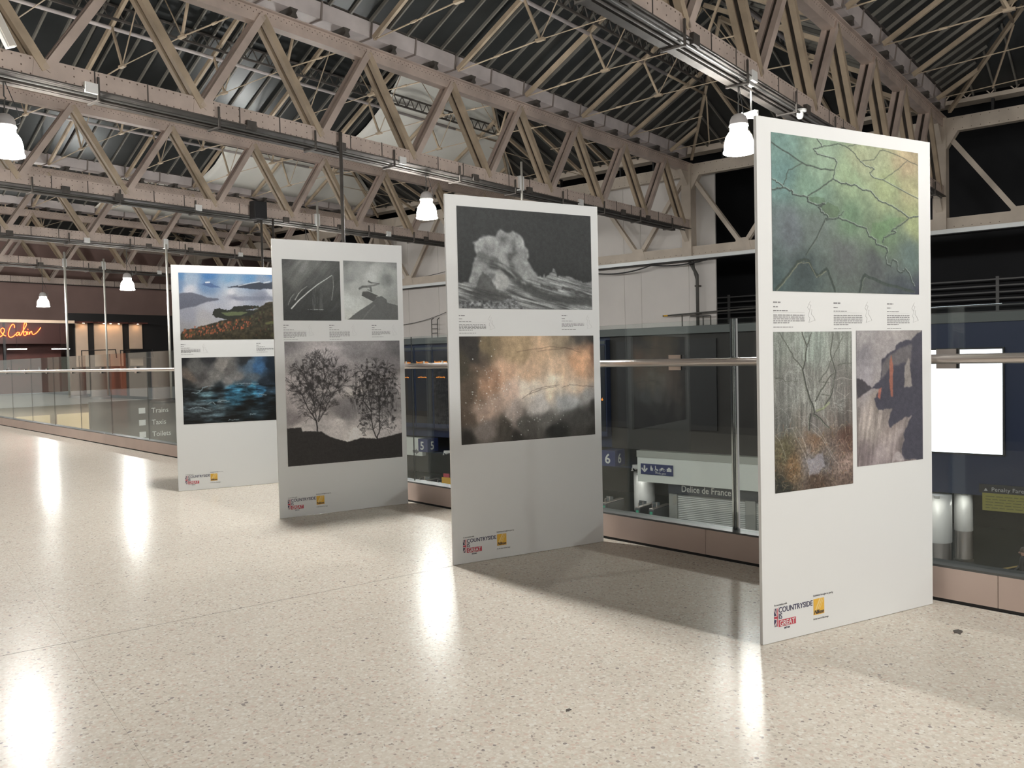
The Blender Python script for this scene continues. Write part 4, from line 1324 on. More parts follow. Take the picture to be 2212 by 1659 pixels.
def pic_fields(w, h, asp):
    im = Img(w, h, asp)
    im.idw([((0, 0), (112, 152, 140)), ((.35, .05), (146, 176, 142)), ((.6, .1), (168, 180, 134)), ((.92, .08), (190, 172, 126)), ((.95, .3), (178, 178, 124)), ((.75, .3), (164, 182, 124)),
            ((.5, .28), (152, 180, 132)), ((.25, .33), (116, 152, 126)), ((.08, .28), (104, 146, 138)), ((.5, .5), (110, 146, 108)), ((.75, .58), (110, 142, 102)), ((.97, .48), (160, 176, 116)), ((.92, .7), (98, 122, 112)),
            ((.12, .6), (102, 114, 116)), ((.3, .62), (108, 124, 114)), ((.48, .75), (96, 104, 100)), ((.2, .87), (68, 84, 82)), ((.7, .85), (84, 92, 90)), ((.85, .97), (70, 80, 86)), ((0, 1), (70, 92, 90)), ((1, 1), (60, 66, 80))], 3, .12, 6)
    H = homog(((123, 187), (1228, 365), (1255, 1432), (140, 1412)))
    dark = im.poly(H([(500, 760), (560, 740), (640, 760), (665, 800), (640, 845), (560, 850)]), .04, 12)
    im.mix(dark * .55, (84, 112, 72))
    dark = im.poly(H([(420, 690), (540, 700), (545, 735), (430, 740)]), .04, 12, 2)
    im.mix(dark * .5, (86, 116, 80))
    dark = im.poly(H([(900, 880), (1100, 850), (1150, 870), (1000, 960), (970, 1020), (880, 980)]), .05, 10, 3)
    im.mix(dark * .4, (96, 140, 84))
    im.noise(.10, 9, seed=3).noise(.12, 34, seed=8).noise(.08, 90, seed=5)
    R = [([(123, 260), (210, 325), (370, 430), (480, 470), (600, 482)], .006, 0), ([(370, 430), (255, 480), (240, 540), (215, 590)], .004, 0),
         ([(475, 240), (510, 305), (450, 325), (480, 360), (600, 395), (625, 420), (610, 480), (600, 545)], .005, 1), ([(510, 305), (580, 295), (630, 285), (700, 310), (760, 365), (800, 420)], .004, 0),
         ([(800, 420), (905, 405), (945, 345), (970, 335), (1130, 405), (1225, 455)], .003, 0), ([(800, 425), (850, 460), (905, 475), (875, 510), (900, 548), (970, 562), (1235, 705)], .004, 1),
         ([(970, 562), (1060, 500), (1145, 425)], .003, 0), ([(700, 310), (775, 290)], .003, 0),
         ([(600, 548), (530, 600), (405, 680)], .006, 0), ([(133, 630), (215, 610), (285, 640), (290, 665), (405, 685), (408, 725), (470, 745), (535, 738), (490, 765), (510, 800), (560, 830), (550, 860), (640, 845), (760, 895), (850, 930), (870, 985), (920, 1010), (930, 1050), (1000, 1070), (1015, 1100), (1000, 1140), (1010, 1200), (1040, 1215), (1050, 1165), (1085, 1180), (1090, 1250), (1120, 1265), (1150, 1240), (1185, 1280), (1200, 1340), (1220, 1370)], .007, 1),
         ([(600, 548), (660, 590), (700, 585), (730, 600), (760, 597), (820, 635), (880, 645), (910, 680), (945, 720), (1040, 755), (1110, 800), (1170, 850), (1240, 838)], .006, 1),
         ([(1170, 855), (1110, 905), (1040, 945), (1075, 960), (1040, 975), (985, 1000), (975, 1035)], .006, 1), ([(545, 850), (500, 950), (395, 1130)], .007, 0), ([(640, 845), (680, 795)], .004, 1),
         ([(160, 1400), (240, 1310), (330, 1185), (365, 1165), (420, 1175), (445, 1245), (490, 1295), (555, 1235), (590, 1320), (620, 1410)], .013, 0), ([(805, 1420), (830, 1300), (850, 1285), (960, 1340), (1215, 1410)], .014, 0), ([(133, 545), (180, 575), (215, 605)], .005, 1)]
    for pts, wd, lt in R:
        P = im.wig(H(pts), .003, 4, len(pts))
        if lt:
            im.line([(x + .003, y - .004) for x, y in P], wd * .62, (188, 206, 190), .6)
        else:
            im.line([(x + wd * .45, y + wd * .4) for x, y in P], wd * .4, (150, 160, 128), .45)
        im.line(P, wd * .85, (60, 74, 66), .8)
    im.line(im.wig(H([(175, 1405), (245, 1320), (335, 1195), (420, 1190), (480, 1305), (550, 1255)]), .003, 4, 1), .0018, (170, 165, 120), .7)
    return im.grain(.10)

def pic_woods(w, h, asp):
    im = Img(w, h, asp)
    im.idw([((.0, .05), (118, 126, 116)), ((.5, .08), (140, 152, 140)), ((.9, .08), (128, 134, 124)), ((.2, .38), (122, 126, 118)), ((.5, .42), (142, 146, 136)), ((.8, .4), (130, 128, 120)), ((.1, .58), (92, 94, 88)), ((.5, .6), (112, 110, 104)),
            ((.9, .58), (96, 92, 86)), ((.1, .74), (88, 84, 62)), ((.5, .7), (118, 98, 78)), ((.92, .69), (84, 64, 54)), ((.2, .84), (110, 90, 64)), ((.45, .82), (120, 116, 112)), ((.62, .84), (98, 94, 90)), ((.92, .86), (138, 120, 108)), ((.08, .97), (44, 46, 40)), ((.55, .97), (78, 64, 52)), ((.92, .95), (98, 84, 74))], 3.2, .10, 9)
    up = np.clip((.72 - im.V) / .1, 0, 1)
    st = fbm(im.U * 46, im.V * 5, 3, 4)
    im.p *= (1 + up * (st - .5) * .55)[..., None]
    lo = 1 - up
    im.p *= (1 + lo * (fbm(im.U * 60, im.V * 60 / asp, 3, 9) - .5) * .8)[..., None]
    H = homog(((148, 322), (768, 316), (784, 1527), (160, 1610)))
    r = random.Random(4)
    for _ in range(60):
        x = r.random(); y = r.uniform(.45, .65)
        branch(im, x, y, 1.57 + r.uniform(-.1, .1), r.uniform(.05, .14), r.uniform(.002, .005), (96, 98, 92), r, 5, .35, 0, .85, .5)
    for _ in range(50):
        x, y = r.random(), r.uniform(0, .6)
        branch(im, x, y, r.uniform(0, 6.28), .06, .0022, (172, 178, 168), r, 4, .6, .2, .9, .5)
    dk = (58, 60, 56)
    for pts, wd in (([(475, 960), (430, 830), (395, 700), (380, 620), (400, 540), (412, 430), (375, 320)], .020), ([(412, 430), (450, 330)], .012), ([(380, 610), (320, 540), (270, 450), (200, 330)], .010), ([(480, 870), (540, 760), (600, 660), (650, 640)], .014), ([(490, 950), (550, 920), (600, 830), (620, 760), (640, 640), (600, 500), (620, 330)], .016), ([(655, 590), (700, 570), (770, 565)], .007), ([(470, 980), (520, 1010), (590, 1080)], .020), ([(440, 980), (430, 1100)], .022), ([(160, 690), (215, 690), (250, 715), (340, 710)], .007), ([(510, 710), (560, 640), (640, 480), (700, 350)], .008), ([(590, 720), (510, 715)], .006), ([(530, 820), (600, 825)], .007)):
        im.line(im.wig(H(pts), .006, 4, int(wd * 1e4)), wd, dk, .9, wd * .5)
        im.line([(x - wd * .4, y) for x, y in im.wig(H(pts), .006, 4, int(wd * 1e4))], wd * .35, (128, 136, 118), .7)
    im.line(H([(490, 945), (545, 925), (590, 880)]), .016, (150, 160, 120), .7)
    for _ in range(300):
        x, y = r.random(), r.uniform(.6, 1.0)
        ln = r.uniform(.03, .14)
        an = r.gauss(1.7, .5)
        c = r.choice(((170, 160, 130), (140, 100, 66), (60, 54, 42), (190, 182, 160), (120, 96, 70), (90, 88, 56)))
        P = [(x + math.cos(an) * ln * t + .06 * t * t * (ln * 4), y - math.sin(an) * ln * t * asp + .04 * t * t) for t in (0, .33, .66, 1)]
        im.line(P, .0024, c, .6)
    for pts in ([(440, 1040), (500, 1080), (560, 1180), (640, 1330)], [(450, 1090), (530, 1160), (610, 1300), (670, 1380)], [(300, 1090), (350, 1200), (400, 1300), (440, 1440)], [(330, 1080), (390, 1180), (420, 1290)], [(160, 1140), (210, 1210), (245, 1330)], [(300, 900), (290, 1000), (270, 1050)], [(310, 1080), (250, 1090), (230, 1150)], [(640, 700), (690, 680), (770, 700)], [(700, 720), (660, 740), (650, 790), (720, 830), (755, 800)], [(630, 700), (625, 850), (640, 980)]):
        im.line(im.wig(H(pts), .004, 3, len(pts)), .0024, (196, 196, 182), .7)
    im.mix(im.poly(H([(420, 1350), (540, 1290), (570, 1390), (440, 1470)]), .06, 20, 2, 2) * .6, (150, 150, 156))
    return im.grain(.25)

def pic_waterfall(w, h, asp):
    im = Img(w, h, asp)
    im.idw([((.1, .05), (150, 148, 144)), ((.6, .05), (158, 154, 148)), ((.9, .02), (140, 136, 130)), ((.1, .18), (120, 118, 120)), ((.5, .16), (150, 146, 142)), ((.15, .32), (148, 145, 146)), ((.4, .4), (150, 146, 142)), ((.3, .55), (140, 132, 122)), ((.2, .7), (150, 142, 132)), ((.5, .75), (140, 130, 122)), ((.15, .9), (118, 108, 106)), ((.6, .9), (125, 116, 112)), ((.3, .98), (130, 120, 118))], 3, .2, 5)
    H = homog(((804, 312), (1322, 308), (1345, 1330), (820, 1400)))
    fall = np.clip((im.V - .48) / .1, 0, 1)
    im.p *= (1 + fall * (fbm(im.U * 26 + im.V * 6, im.V * 4, 4, 2) - .5) * .7)[..., None]
    im.mix(im.poly(H([(800, 690), (850, 700), (940, 765), (900, 790), (815, 850)]), .03, 20, 1, 1), (66, 64, 68))
    im.mix(im.poly(H([(930, 760), (1000, 700), (1010, 540), (1060, 490), (1110, 470), (1120, 420), (1160, 395), (1230, 390), (1260, 360), (1330, 300), (1360, 310), (1360, 1340), (1180, 1330), (1175, 1250), (1195, 1180), (1190, 1120), (1250, 985), (1200, 990), (1080, 1080), (1060, 1040), (1095, 925), (985, 940), (950, 850), (1000, 770)]), .03, 22, 4, 1), (66, 66, 76))
    g = im.poly(H([(1020, 560), (1065, 500), (1250, 420), (1240, 560), (1100, 580), (1000, 700)]), .05, 12, 3, 3)
    im.mix(g * .7, (112, 108, 104))
    im.mix(im.poly(H([(1190, 580), (1225, 520), (1250, 745), (1190, 760)]), .02, 16, 2, 1) * .85, (146, 140, 130))
    im.mix(im.poly(H([(1070, 560), (1085, 500), (1100, 580), (1100, 830), (1085, 835), (1070, 720)]), .02, 18, 5, 1) * .9, (156, 96, 76))
    im.mix(im.poly(H([(985, 775), (1010, 760), (1000, 850), (980, 830)]), .02, 18, 6, 1) * .9, (168, 100, 82))
    im.mix(im.poly(H([(1110, 1300), (1150, 1270), (1200, 1330), (1190, 1350), (1090, 1350)]), .05, 14, 7, 3) * .8, (172, 164, 160))
    for k, (cx, cy, rr) in enumerate(((1110, 1160, 60), (1050, 1250, 70), (1160, 1100, 45), (1000, 1300, 70))):
        u, v = H([(cx, cy)])[0]
        d = np.hypot(im.U - u, (im.V - v) / asp) / (rr / 520)
        im.mix(np.clip(1 - d, 0, 1) * .5, (182, 172, 166))
    return im.noise(.12, 30, seed=6).grain(.12)

def pic_wave(w, h, asp):
    im = Img(w, h, asp)
    im.p[:] = (60, 61, 60)
    im.noise(.06, 5, seed=2)
    H = homog(((105, 143), (1243, 218), (1262, 1018), (121, 1018)))
    tex = fbm(im.U * 12, im.V * 12 / asp, 6, 3)
    streak = fbm(im.U * 10 - im.V * 6, (im.V * 1.0 - im.U * .35) * 60, 4, 6)
    sea = im.poly(H([(100, 790), (220, 800), (300, 760), (560, 790), (700, 700), (830, 740), (860, 700), (875, 745), (930, 670), (965, 740), (1060, 730), (1150, 770), (1270, 775), (1270, 1030), (100, 1030)]), .05, 26, 1, 2)
    c = 112 + 200 * (streak - .36)
    c = np.clip(c, 50, 230)
    im.p = im.p * (1 - sea[..., None]) + sea[..., None] * np.stack([c, c, c * .985], -1)
    plume = im.poly(H([(230, 800), (215, 720), (230, 640), (265, 560), (262, 480), (240, 460), (290, 410), (360, 390), (440, 400), (460, 355), (495, 330), (540, 370), (590, 345), (640, 375), (660, 430), (700, 490), (705, 550), (690, 580), (720, 650), (790, 730), (640, 780), (560, 800), (420, 860)]), .075, 9, 2, 5)
    c = 156 + 190 * (tex - .44)
    ru, rv = (im.U - .33), (im.V - .45) / asp
    c = c - 60 * np.exp(-((im.U - .40) ** 2 / .004 + (im.V - .55) ** 2 / .01)) + 24 * np.exp(-((im.U - .5) ** 2 / .004 + (im.V - .38) ** 2 / .02))
    c = np.clip(c, 80, 225)
    im.p = im.p * (1 - plume[..., None]) + plume[..., None] * np.stack([c, c, c * .985], -1)
    def band(pts, wd, col, a, soft):
        lyr = Img(w, h, asp)
        lyr.line(im.wig(H(pts), .006, 6, 2), wd, (1, 1, 1), 1.0)
        m1 = lyr.p[..., 0]
        for _ in range(soft):
            m1 = (m1 + np.roll(m1, 1, 0) + np.roll(m1, -1, 0) + np.roll(m1, 1, 1) + np.roll(m1, -1, 1)) / 5
        im.mix(np.clip(m1 * a * (.6 + .9 * (streak - .3)), 0, 1), col)
    band([(400, 640), (480, 660), (560, 720), (640, 790), (760, 860), (900, 920), (1080, 940), (1262, 940)], .045, (70, 71, 69), .95, 12)
    band([(420, 612), (520, 668), (610, 745), (690, 800)], .010, (190, 190, 186), .9, 4)
    band([(560, 560), (580, 660), (640, 760)], .035, (84, 84, 82), .8, 10)
    band([(610, 590), (640, 680), (760, 740)], .05, (160, 160, 157), .8, 12)
    band([(1000, 830), (1100, 850), (1230, 900)], .012, (60, 60, 58), .8, 3)
    band([(820, 810), (900, 830), (960, 850)], .012, (62, 62, 60), .8, 3)
    band([(330, 420), (400, 440), (440, 520), (520, 620)], .03, (168, 167, 164), .7, 10)
    band([(300, 560), (360, 600), (440, 610)], .04, (96, 96, 94), .7, 10)
    m_ = im.poly(H([(250, 850), (270, 760), (350, 700), (390, 740), (420, 830), (560, 900), (580, 940), (380, 950), (300, 960)]), .09, 14, 5, 3)
    im.mix(m_ * .7, (78, 78, 76))
    m_ = im.poly(H([(400, 700), (470, 690), (530, 760), (520, 840), (430, 830)]), .1, 14, 7, 4)
    im.mix(m_ * .6, (205, 203, 198))
    m_ = im.poly(H([(110, 940), (300, 960), (600, 940), (700, 1030), (100, 1030)]), .08, 18, 8, 2)
    c = np.clip(120 + 220 * (fbm(im.U * 60, im.V * 50, 3, 9) - .5), 70, 200)
    im.p = im.p * (1 - .8 * m_[..., None]) + .8 * m_[..., None] * np.stack([c, c, c], -1)
    im.p *= np.array((1.0, .99, .975))
    return im.noise(.12, 60, seed=4).grain(.12)

def pic_spray(w, h, asp):
    im = Img(w, h, asp)
    D, O = (52, 47, 42), (206, 158, 122)
    im.idw([((.0, .02), D), ((.12, .12), D), ((.0, .3), (66, 58, 44)), ((.22, .08), (120, 100, 70)), ((.4, .06), (170, 138, 98)), ((.6, .1), (196, 156, 116)), ((.75, .06), (150, 126, 96)), ((.88, .04), (70, 64, 56)), ((1, .06), D), ((1, .22), (120, 84, 62)), ((.92, .3), (206, 148, 104)), ((.75, .3), (214, 172, 132)),
            ((.5, .3), (212, 168, 128)), ((.3, .3), (198, 152, 116)), ((.18, .42), (170, 124, 92)), ((.05, .5), (86, 70, 54)), ((.35, .55), (196, 160, 134)), ((.5, .5), (208, 186, 160)), ((.7, .48), (216, 190, 158)), ((.9, .45), (206, 170, 136)), ((.6, .65), (190, 178, 166)), ((.8, .66), (160, 156, 150)), ((.95, .6), (150, 142, 134)), ((.18, .7), (170, 138, 116)), ((.05, .75), (96, 78, 62)), ((.4, .75), (166, 146, 132)),
            ((.5, .84), (90, 84, 76)), ((.65, .82), (104, 98, 90)), ((.85, .8), (72, 68, 62)), ((1, .75), D), ((.15, .88), (130, 116, 106)), ((.3, .9), (78, 70, 60)), ((.05, .98), (50, 46, 40)), ((.4, .98), D), ((.7, .97), (46, 44, 40)), ((1, 1), D)], 4, .22, 4, 3)
    im.p *= (1 + (fbm(im.U * 22, im.V * 5, 4, 5) - .5) * .3)[..., None]
    H = homog(((97, 88), (987, 73), (1000, 732), (112, 804)))
    r = random.Random(2)
    for _ in range(150):
        u, v = r.gauss(.22, .12), r.gauss(.55, .18)
        if r.random() < .3: u, v = r.uniform(.3, .8), r.gauss(.8, .07)
        s_ = r.uniform(.002, .006)
        im.line([(u, v), (u + .0005, v)], s_, (226, 222, 210), r.uniform(.35, .9))
    for _ in range(8):
        u, v = r.uniform(.5, .85), r.uniform(.3, .55)
        d = np.hypot(im.U - u, (im.V - v) / asp)
        im.mix(np.clip(1 - d / .05, 0, 1) ** 1.5 * .35, (232, 222, 196))
    for pts in ([(515, 495), (580, 445), (640, 420), (760, 403)], [(560, 465), (640, 435), (740, 412)], [(780, 418), (830, 403), (920, 408), (1000, 415)], [(480, 185), (700, 150), (890, 165)], [(620, 180), (800, 158), (900, 185)]):
        im.line(im.wig(H(pts), .003, 4, 1), .0025, (96, 72, 58), .7)
    return im.noise(.10, 40, seed=7).grain(.14)

def pic_bridge(w, h, asp):
    im = Img(w, h, asp)
    im.idw([((0, 0), (62, 61, 60)), ((.4, .1), (98, 97, 94)), ((.55, .05), (92, 91, 88)), ((1, 0), (62, 62, 60)), ((.2, .3), (84, 83, 80)), ((.6, .3), (66, 66, 64)), ((1, .3), (58, 58, 56)), ((.0, .5), (60, 60, 58)), ((.5, .6), (50, 50, 49)), ((1, .6), (56, 56, 54)), ((.1, .9), (44, 44, 43)), ((.5, .95), (40, 40, 39)), ((.9, .95), (50, 50, 49))], 3, .05)
    im.p *= (1 + (fbm((im.U + im.V * .8) * 14, (im.V - im.U) * 2, 4, 1) - .5) * .4)[..., None]
    H = homog(((62, 134), (397, 145), (407, 487), (74, 490)))
    im.line(H([(352, 226), (320, 248), (270, 280), (215, 325), (160, 375), (120, 420)]), .006, (190, 189, 184), .9, .016)
    im.line(H([(210, 290), (180, 312), (160, 335), (140, 370)]), .004, (170, 168, 162), .8, .012)
    im.line(H([(135, 335), (115, 360), (100, 400)]), .006, (150, 149, 144), .8, .006)
    im.line(H([(358, 228), (362, 290), (352, 370)]), .005, (150, 149, 145), .7, .008)
    r = random.Random(1)
    for _ in range(26):
        x = r.uniform(240, 300)
        y0 = r.uniform(300, 400)
        im.line(H([(x, y0), (x, 430)]), .002, (112, 112, 108), .45)
    for _ in range(16):
        x = r.uniform(210, 310)
        im.line(H([(x, 424), (x + 6, 424)]), .004, (178, 180, 176), .8)
    im.mix(im.poly(H([(74, 440), (410, 435), (410, 495), (74, 495)]), .02, 10) * .6, (44, 44, 43))
    return im.grain(.2)

def pic_pier(w, h, asp):
    im = Img(w, h, asp)
    im.idw([((0, 0), (92, 92, 90)), ((.5, 0), (112, 111, 108)), ((1, 0), (100, 99, 97)), ((.2, .15), (122, 121, 118)), ((.6, .14), (140, 139, 135)), ((.9, .2), (126, 125, 121)), ((.5, .26), (150, 149, 145)), ((.1, .31), (112, 111, 109)), ((.8, .31), (98, 98, 95)), ((.2, .45), (138, 137, 133)), ((.9, .5), (122, 121, 118)), ((.1, .7), (160, 159, 155)), ((.7, .5), (135, 134, 130)), ((.25, .85), (156, 155, 150)), ((.95, .7), (118, 117, 113)), ((.05, .98), (160, 158, 152))], 3, .12, 5)
    H = homog(((417, 143), (727, 152), (736, 482), (427, 485)))
    im.mix(im.poly(H([(438, 490), (500, 440), (560, 400), (592, 378), (612, 352), (640, 345), (668, 365), (674, 384), (745, 402), (745, 495)]), .008, 20), (78, 77, 75))
    im.mix(im.poly(H([(525, 345), (530, 320), (560, 315), (625, 345), (590, 378)]), .008, 20, 1), (66, 65, 63))
    im.line(H([(530, 320), (565, 318), (625, 345), (610, 352)]), .010, (140, 139, 134), .8)
    im.line(H([(512, 305), (530, 293), (575, 292), (580, 318)]), .030, (80, 79, 77), .95)
    im.line(H([(560, 290), (600, 283), (625, 274)]), .024, (92, 91, 88), .95)
    im.line(H([(565, 262), (580, 270), (625, 272)]), .028, (72, 71, 69), .95, .006)
    im.line(H([(580, 318), (560, 310)]), .012, (70, 70, 68), .9)
    im.line(H([(600, 400), (560, 440), (530, 484)]), .02, (98, 97, 94), .5)
    return im.noise(.06, 20, seed=4).grain(.1)

def pic_trees(w, h, asp):
    im = Img(w, h, asp)
    im.idw([((0, 0), (70, 66, 66)), ((.3, .06), (104, 98, 97)), ((.6, .08), (76, 72, 72)), ((1, .05), (60, 57, 57)), ((.1, .2), (92, 87, 86)), ((.5, .2), (96, 90, 90)), ((.9, .2), (78, 73, 73)), ((.05, .33), (118, 111, 110)), ((.5, .33), (112, 105, 104)), ((.55, .42), (132, 125, 122)), ((.95, .38), (116, 109, 108)), ((.1, .5), (110, 103, 102)), ((.5, .55), (84, 79, 79)), ((.9, .55), (88, 83, 82)), ((.05, .62), (84, 78, 78)), ((.5, .62), (80, 75, 75)), ((.1, .72), (134, 127, 124)), ((.45, .7), (138, 130, 127)), ((.9, .74), (124, 117, 115)), ((.6, .8), (146, 138, 134))], 3.4, .08, 4)
    im.p *= (1.22 + (fbm(im.U * 3, im.V * 14, 4, 1) - .5) * .3)[..., None]
    H = homog(((78, 614), (741, 600), (762, 1275), (99, 1334)))
    dk = (40, 37, 37)
    r = random.Random(8)
    for pts in ([(268, 1125), (262, 1070), (235, 1030), (200, 970), (180, 920), (150, 880)], [(262, 1075), (250, 980), (245, 900), (240, 820), (245, 760)], [(275, 1070), (285, 980), (300, 890), (310, 800), (300, 740)], [(275, 1070), (310, 1010), (345, 930), (390, 880), (430, 840)], [(250, 980), (215, 880), (190, 800)], [(285, 980), (330, 870), (360, 790)]):
        P = H(pts)
        im.line(im.wig(P, .003, 3, 1), .010 if pts[0][1] > 1100 else .006, dk, 1, .003)
        for k in range(1, len(P)):
            for _ in range(7):
                branch(im, *P[k], r.uniform(.5, 2.7), .045, .0026, dk, r, 4, .7, .1, .8, .8)
    for pts in ([(612, 1168), (590, 1120), (580, 1060), (575, 980), (560, 880), (540, 800)], [(612, 1168), (628, 1120), (625, 1040), (622, 950), (615, 860), (610, 780)], [(625, 1000), (660, 940), (690, 880)], [(578, 1010), (530, 950), (480, 940)], [(622, 950), (650, 860), (655, 790)]):
        P = H(pts)
        im.line(im.wig(P, .003, 3, 2), .008, dk, 1, .003)
        for k in range(1, len(P)):
            for _ in range(8):
                branch(im, *P[k], r.uniform(.2, 2.9), .04, .0024, dk, r, 4, .6, .55, .8, .75)
    # foliage clumps
    F_ = fbm(im.U * 40, im.V * 40 / asp, 4, 3)
    def clump(cx, cy, rx, ry, a):
        (u, v), (u2, _), (_, v2) = H([(cx, cy), (cx + rx, cy), (cx, cy + ry)])
        d = np.hypot((im.U - u) / (u2 - u), (im.V - v) / (v2 - v))
        im.mix(np.clip((F_ - .40 - .16 * d) * 6, 0, 1) * .85 * a * (d < 1.6), dk)
    for c in ((240, 760, 70, 45), (180, 800, 50, 50), (310, 750, 60, 40), (370, 800, 60, 45), (420, 840, 40, 25), (160, 880, 40, 40), (250, 840, 70, 50), (340, 900, 50, 40), (200, 900, 50, 40)):
        clump(*c, .8)
    for c in ((560, 800, 50, 60), (620, 790, 60, 50), (665, 840, 45, 80), (530, 860, 50, 70), (500, 940, 45, 30), (590, 900, 60, 80), (690, 900, 35, 60), (710, 980, 30, 50), (540, 1060, 30, 60), (650, 950, 40, 60), (700, 1060, 20, 50)):
        clump(*c, .9)
    for _ in range(220):
        x, y = r.uniform(470, 725), r.uniform(790, 1000)
        im.line(H([(x, y), (x + r.uniform(-3, 3), y + r.uniform(20, 80))]), .0016, dk, .55)
    im.mix(im.poly(H([(60, 1120), (100, 1112), (175, 1106), (180, 1128), (260, 1128), (290, 1130), (340, 1160), (440, 1190), (520, 1165), (610, 1170), (680, 1155), (770, 1130), (790, 1350), (60, 1350)]), .012, 60, 2, 1), (36, 33, 32))
    return im.noise(.10, 60, seed=9).grain(.16)

def pic_lake(w, h, asp):
    im = Img(w, h, asp)
    im.idw([((0, .03), (82, 134, 186)), ((.3, .02), (60, 120, 184)), ((.7, .03), (86, 140, 190)), ((1, .02), (40, 112, 190)), ((.1, .1), (150, 172, 196)), ((.5, .09), (112, 156, 194)), ((.8, .1), (130, 150, 176)), ((0, .2), (110, 140, 180)), ((.3, .17), (100, 134, 176)), ((.5, .2), (150, 170, 192)), ((.1, .25), (196, 198, 208)), ((.5, .27), (206, 206, 212)), ((.9, .27), (200, 202, 210)), ((.5, .36), (150, 154, 168)), ((.8, .36), (130, 136, 154)), ((.5, .44), (190, 190, 200)), ((.3, .5), (176, 178, 190)), ((.85, .43), (178, 180, 190)), ((.1, .62), (150, 152, 166)), ((.25, .65), (170, 168, 172)), ((.05, .85), (150, 148, 152)), ((.25, .75), (176, 172, 172))], 3.4, .10, 5)
    H = homog(((78, 92), (760, 104), (766, 548), (98, 557)))
    im.mix(im.poly(H([(230, 175), (265, 155), (300, 165), (360, 195), (300, 195)]), .02, 24, 1, 1) * .9, (70, 100, 150))
    im.line(H([(262, 160), (285, 158)]), .012, (214, 220, 228), .9)
    im.mix(im.poly(H([(390, 195), (470, 180), (540, 165), (610, 155), (680, 160), (770, 135), (770, 200), (560, 207), (480, 195)]), .03, 24, 2, 1) * .9, (46, 52, 66))
    im.line(H([(480, 182), (560, 162), (620, 152)]), .008, (200, 206, 214), .8)
    im.line(H([(650, 160), (690, 150)]), .01, (206, 210, 216), .8)
    im.mix(im.poly(H([(78, 235), (170, 232), (240, 248), (280, 268), (350, 270), (350, 282), (270, 296), (200, 325), (80, 352)]), .02, 20, 3, 2) * .9, (92, 96, 112))
    im.mix(im.poly(H([(430, 262), (560, 255), (760, 250), (760, 282), (480, 285)]), .03, 16, 4, 4) * .6, (112, 118, 138))
    tx = fbm(im.U * 40, im.V * 40 / asp, 4, 5)
    land = im.poly(H([(98, 515), (130, 490), (230, 465), (320, 440), (420, 405), (500, 380), (600, 345), (660, 300), (770, 275), (780, 570), (90, 570)]), .03, 30, 5, 1)
    g = np.stack([58 + 70 * (tx - .45), 52 + 60 * (tx - .45), 36 + 40 * (tx - .45)], -1)
    im.p = im.p * (1 - land[..., None]) + land[..., None] * np.clip(g, 20, 130)
    isl = im.poly(H([(305, 370), (315, 345), (350, 338), (420, 352), (450, 325), (530, 318), (610, 320), (612, 335), (520, 350), (620, 350), (560, 385), (400, 415), (340, 405), (306, 390)]), .035, 40, 6)
    im.mix(isl, (44, 46, 38))
    im.mix(im.poly(H([(360, 370), (430, 362), (540, 365), (500, 388), (400, 392)]), .02, 20, 7, 1) * .9, (104, 116, 74))
    r = random.Random(3)
    for _ in range(150):
        x = r.uniform(110, 560); y = 510 - (x - 100) * .17 + r.uniform(-25, 40)
        u, v = H([(x, y)])[0]
        im.line([(u, v), (u + .002, v - .012)], r.uniform(.006, .013), r.choice(((186, 88, 52), (150, 84, 46), (206, 106, 70), (110, 72, 38), (170, 78, 44), (96, 84, 44))), .8)
    for _ in range(60):
        u, v = H([(r.uniform(560, 740), r.uniform(330, 530))])[0]
        im.line([(u, v), (u + .002, v - .012)], r.uniform(.006, .015), r.choice(((44, 46, 32), (60, 56, 36), (84, 92, 54), (100, 60, 40))), .7)
    im.mix(im.poly(H([(650, 440), (750, 410), (755, 430), (670, 450)]), .02, 20, 8, 1) * .7, (112, 120, 66))
    return im.grain(.14)

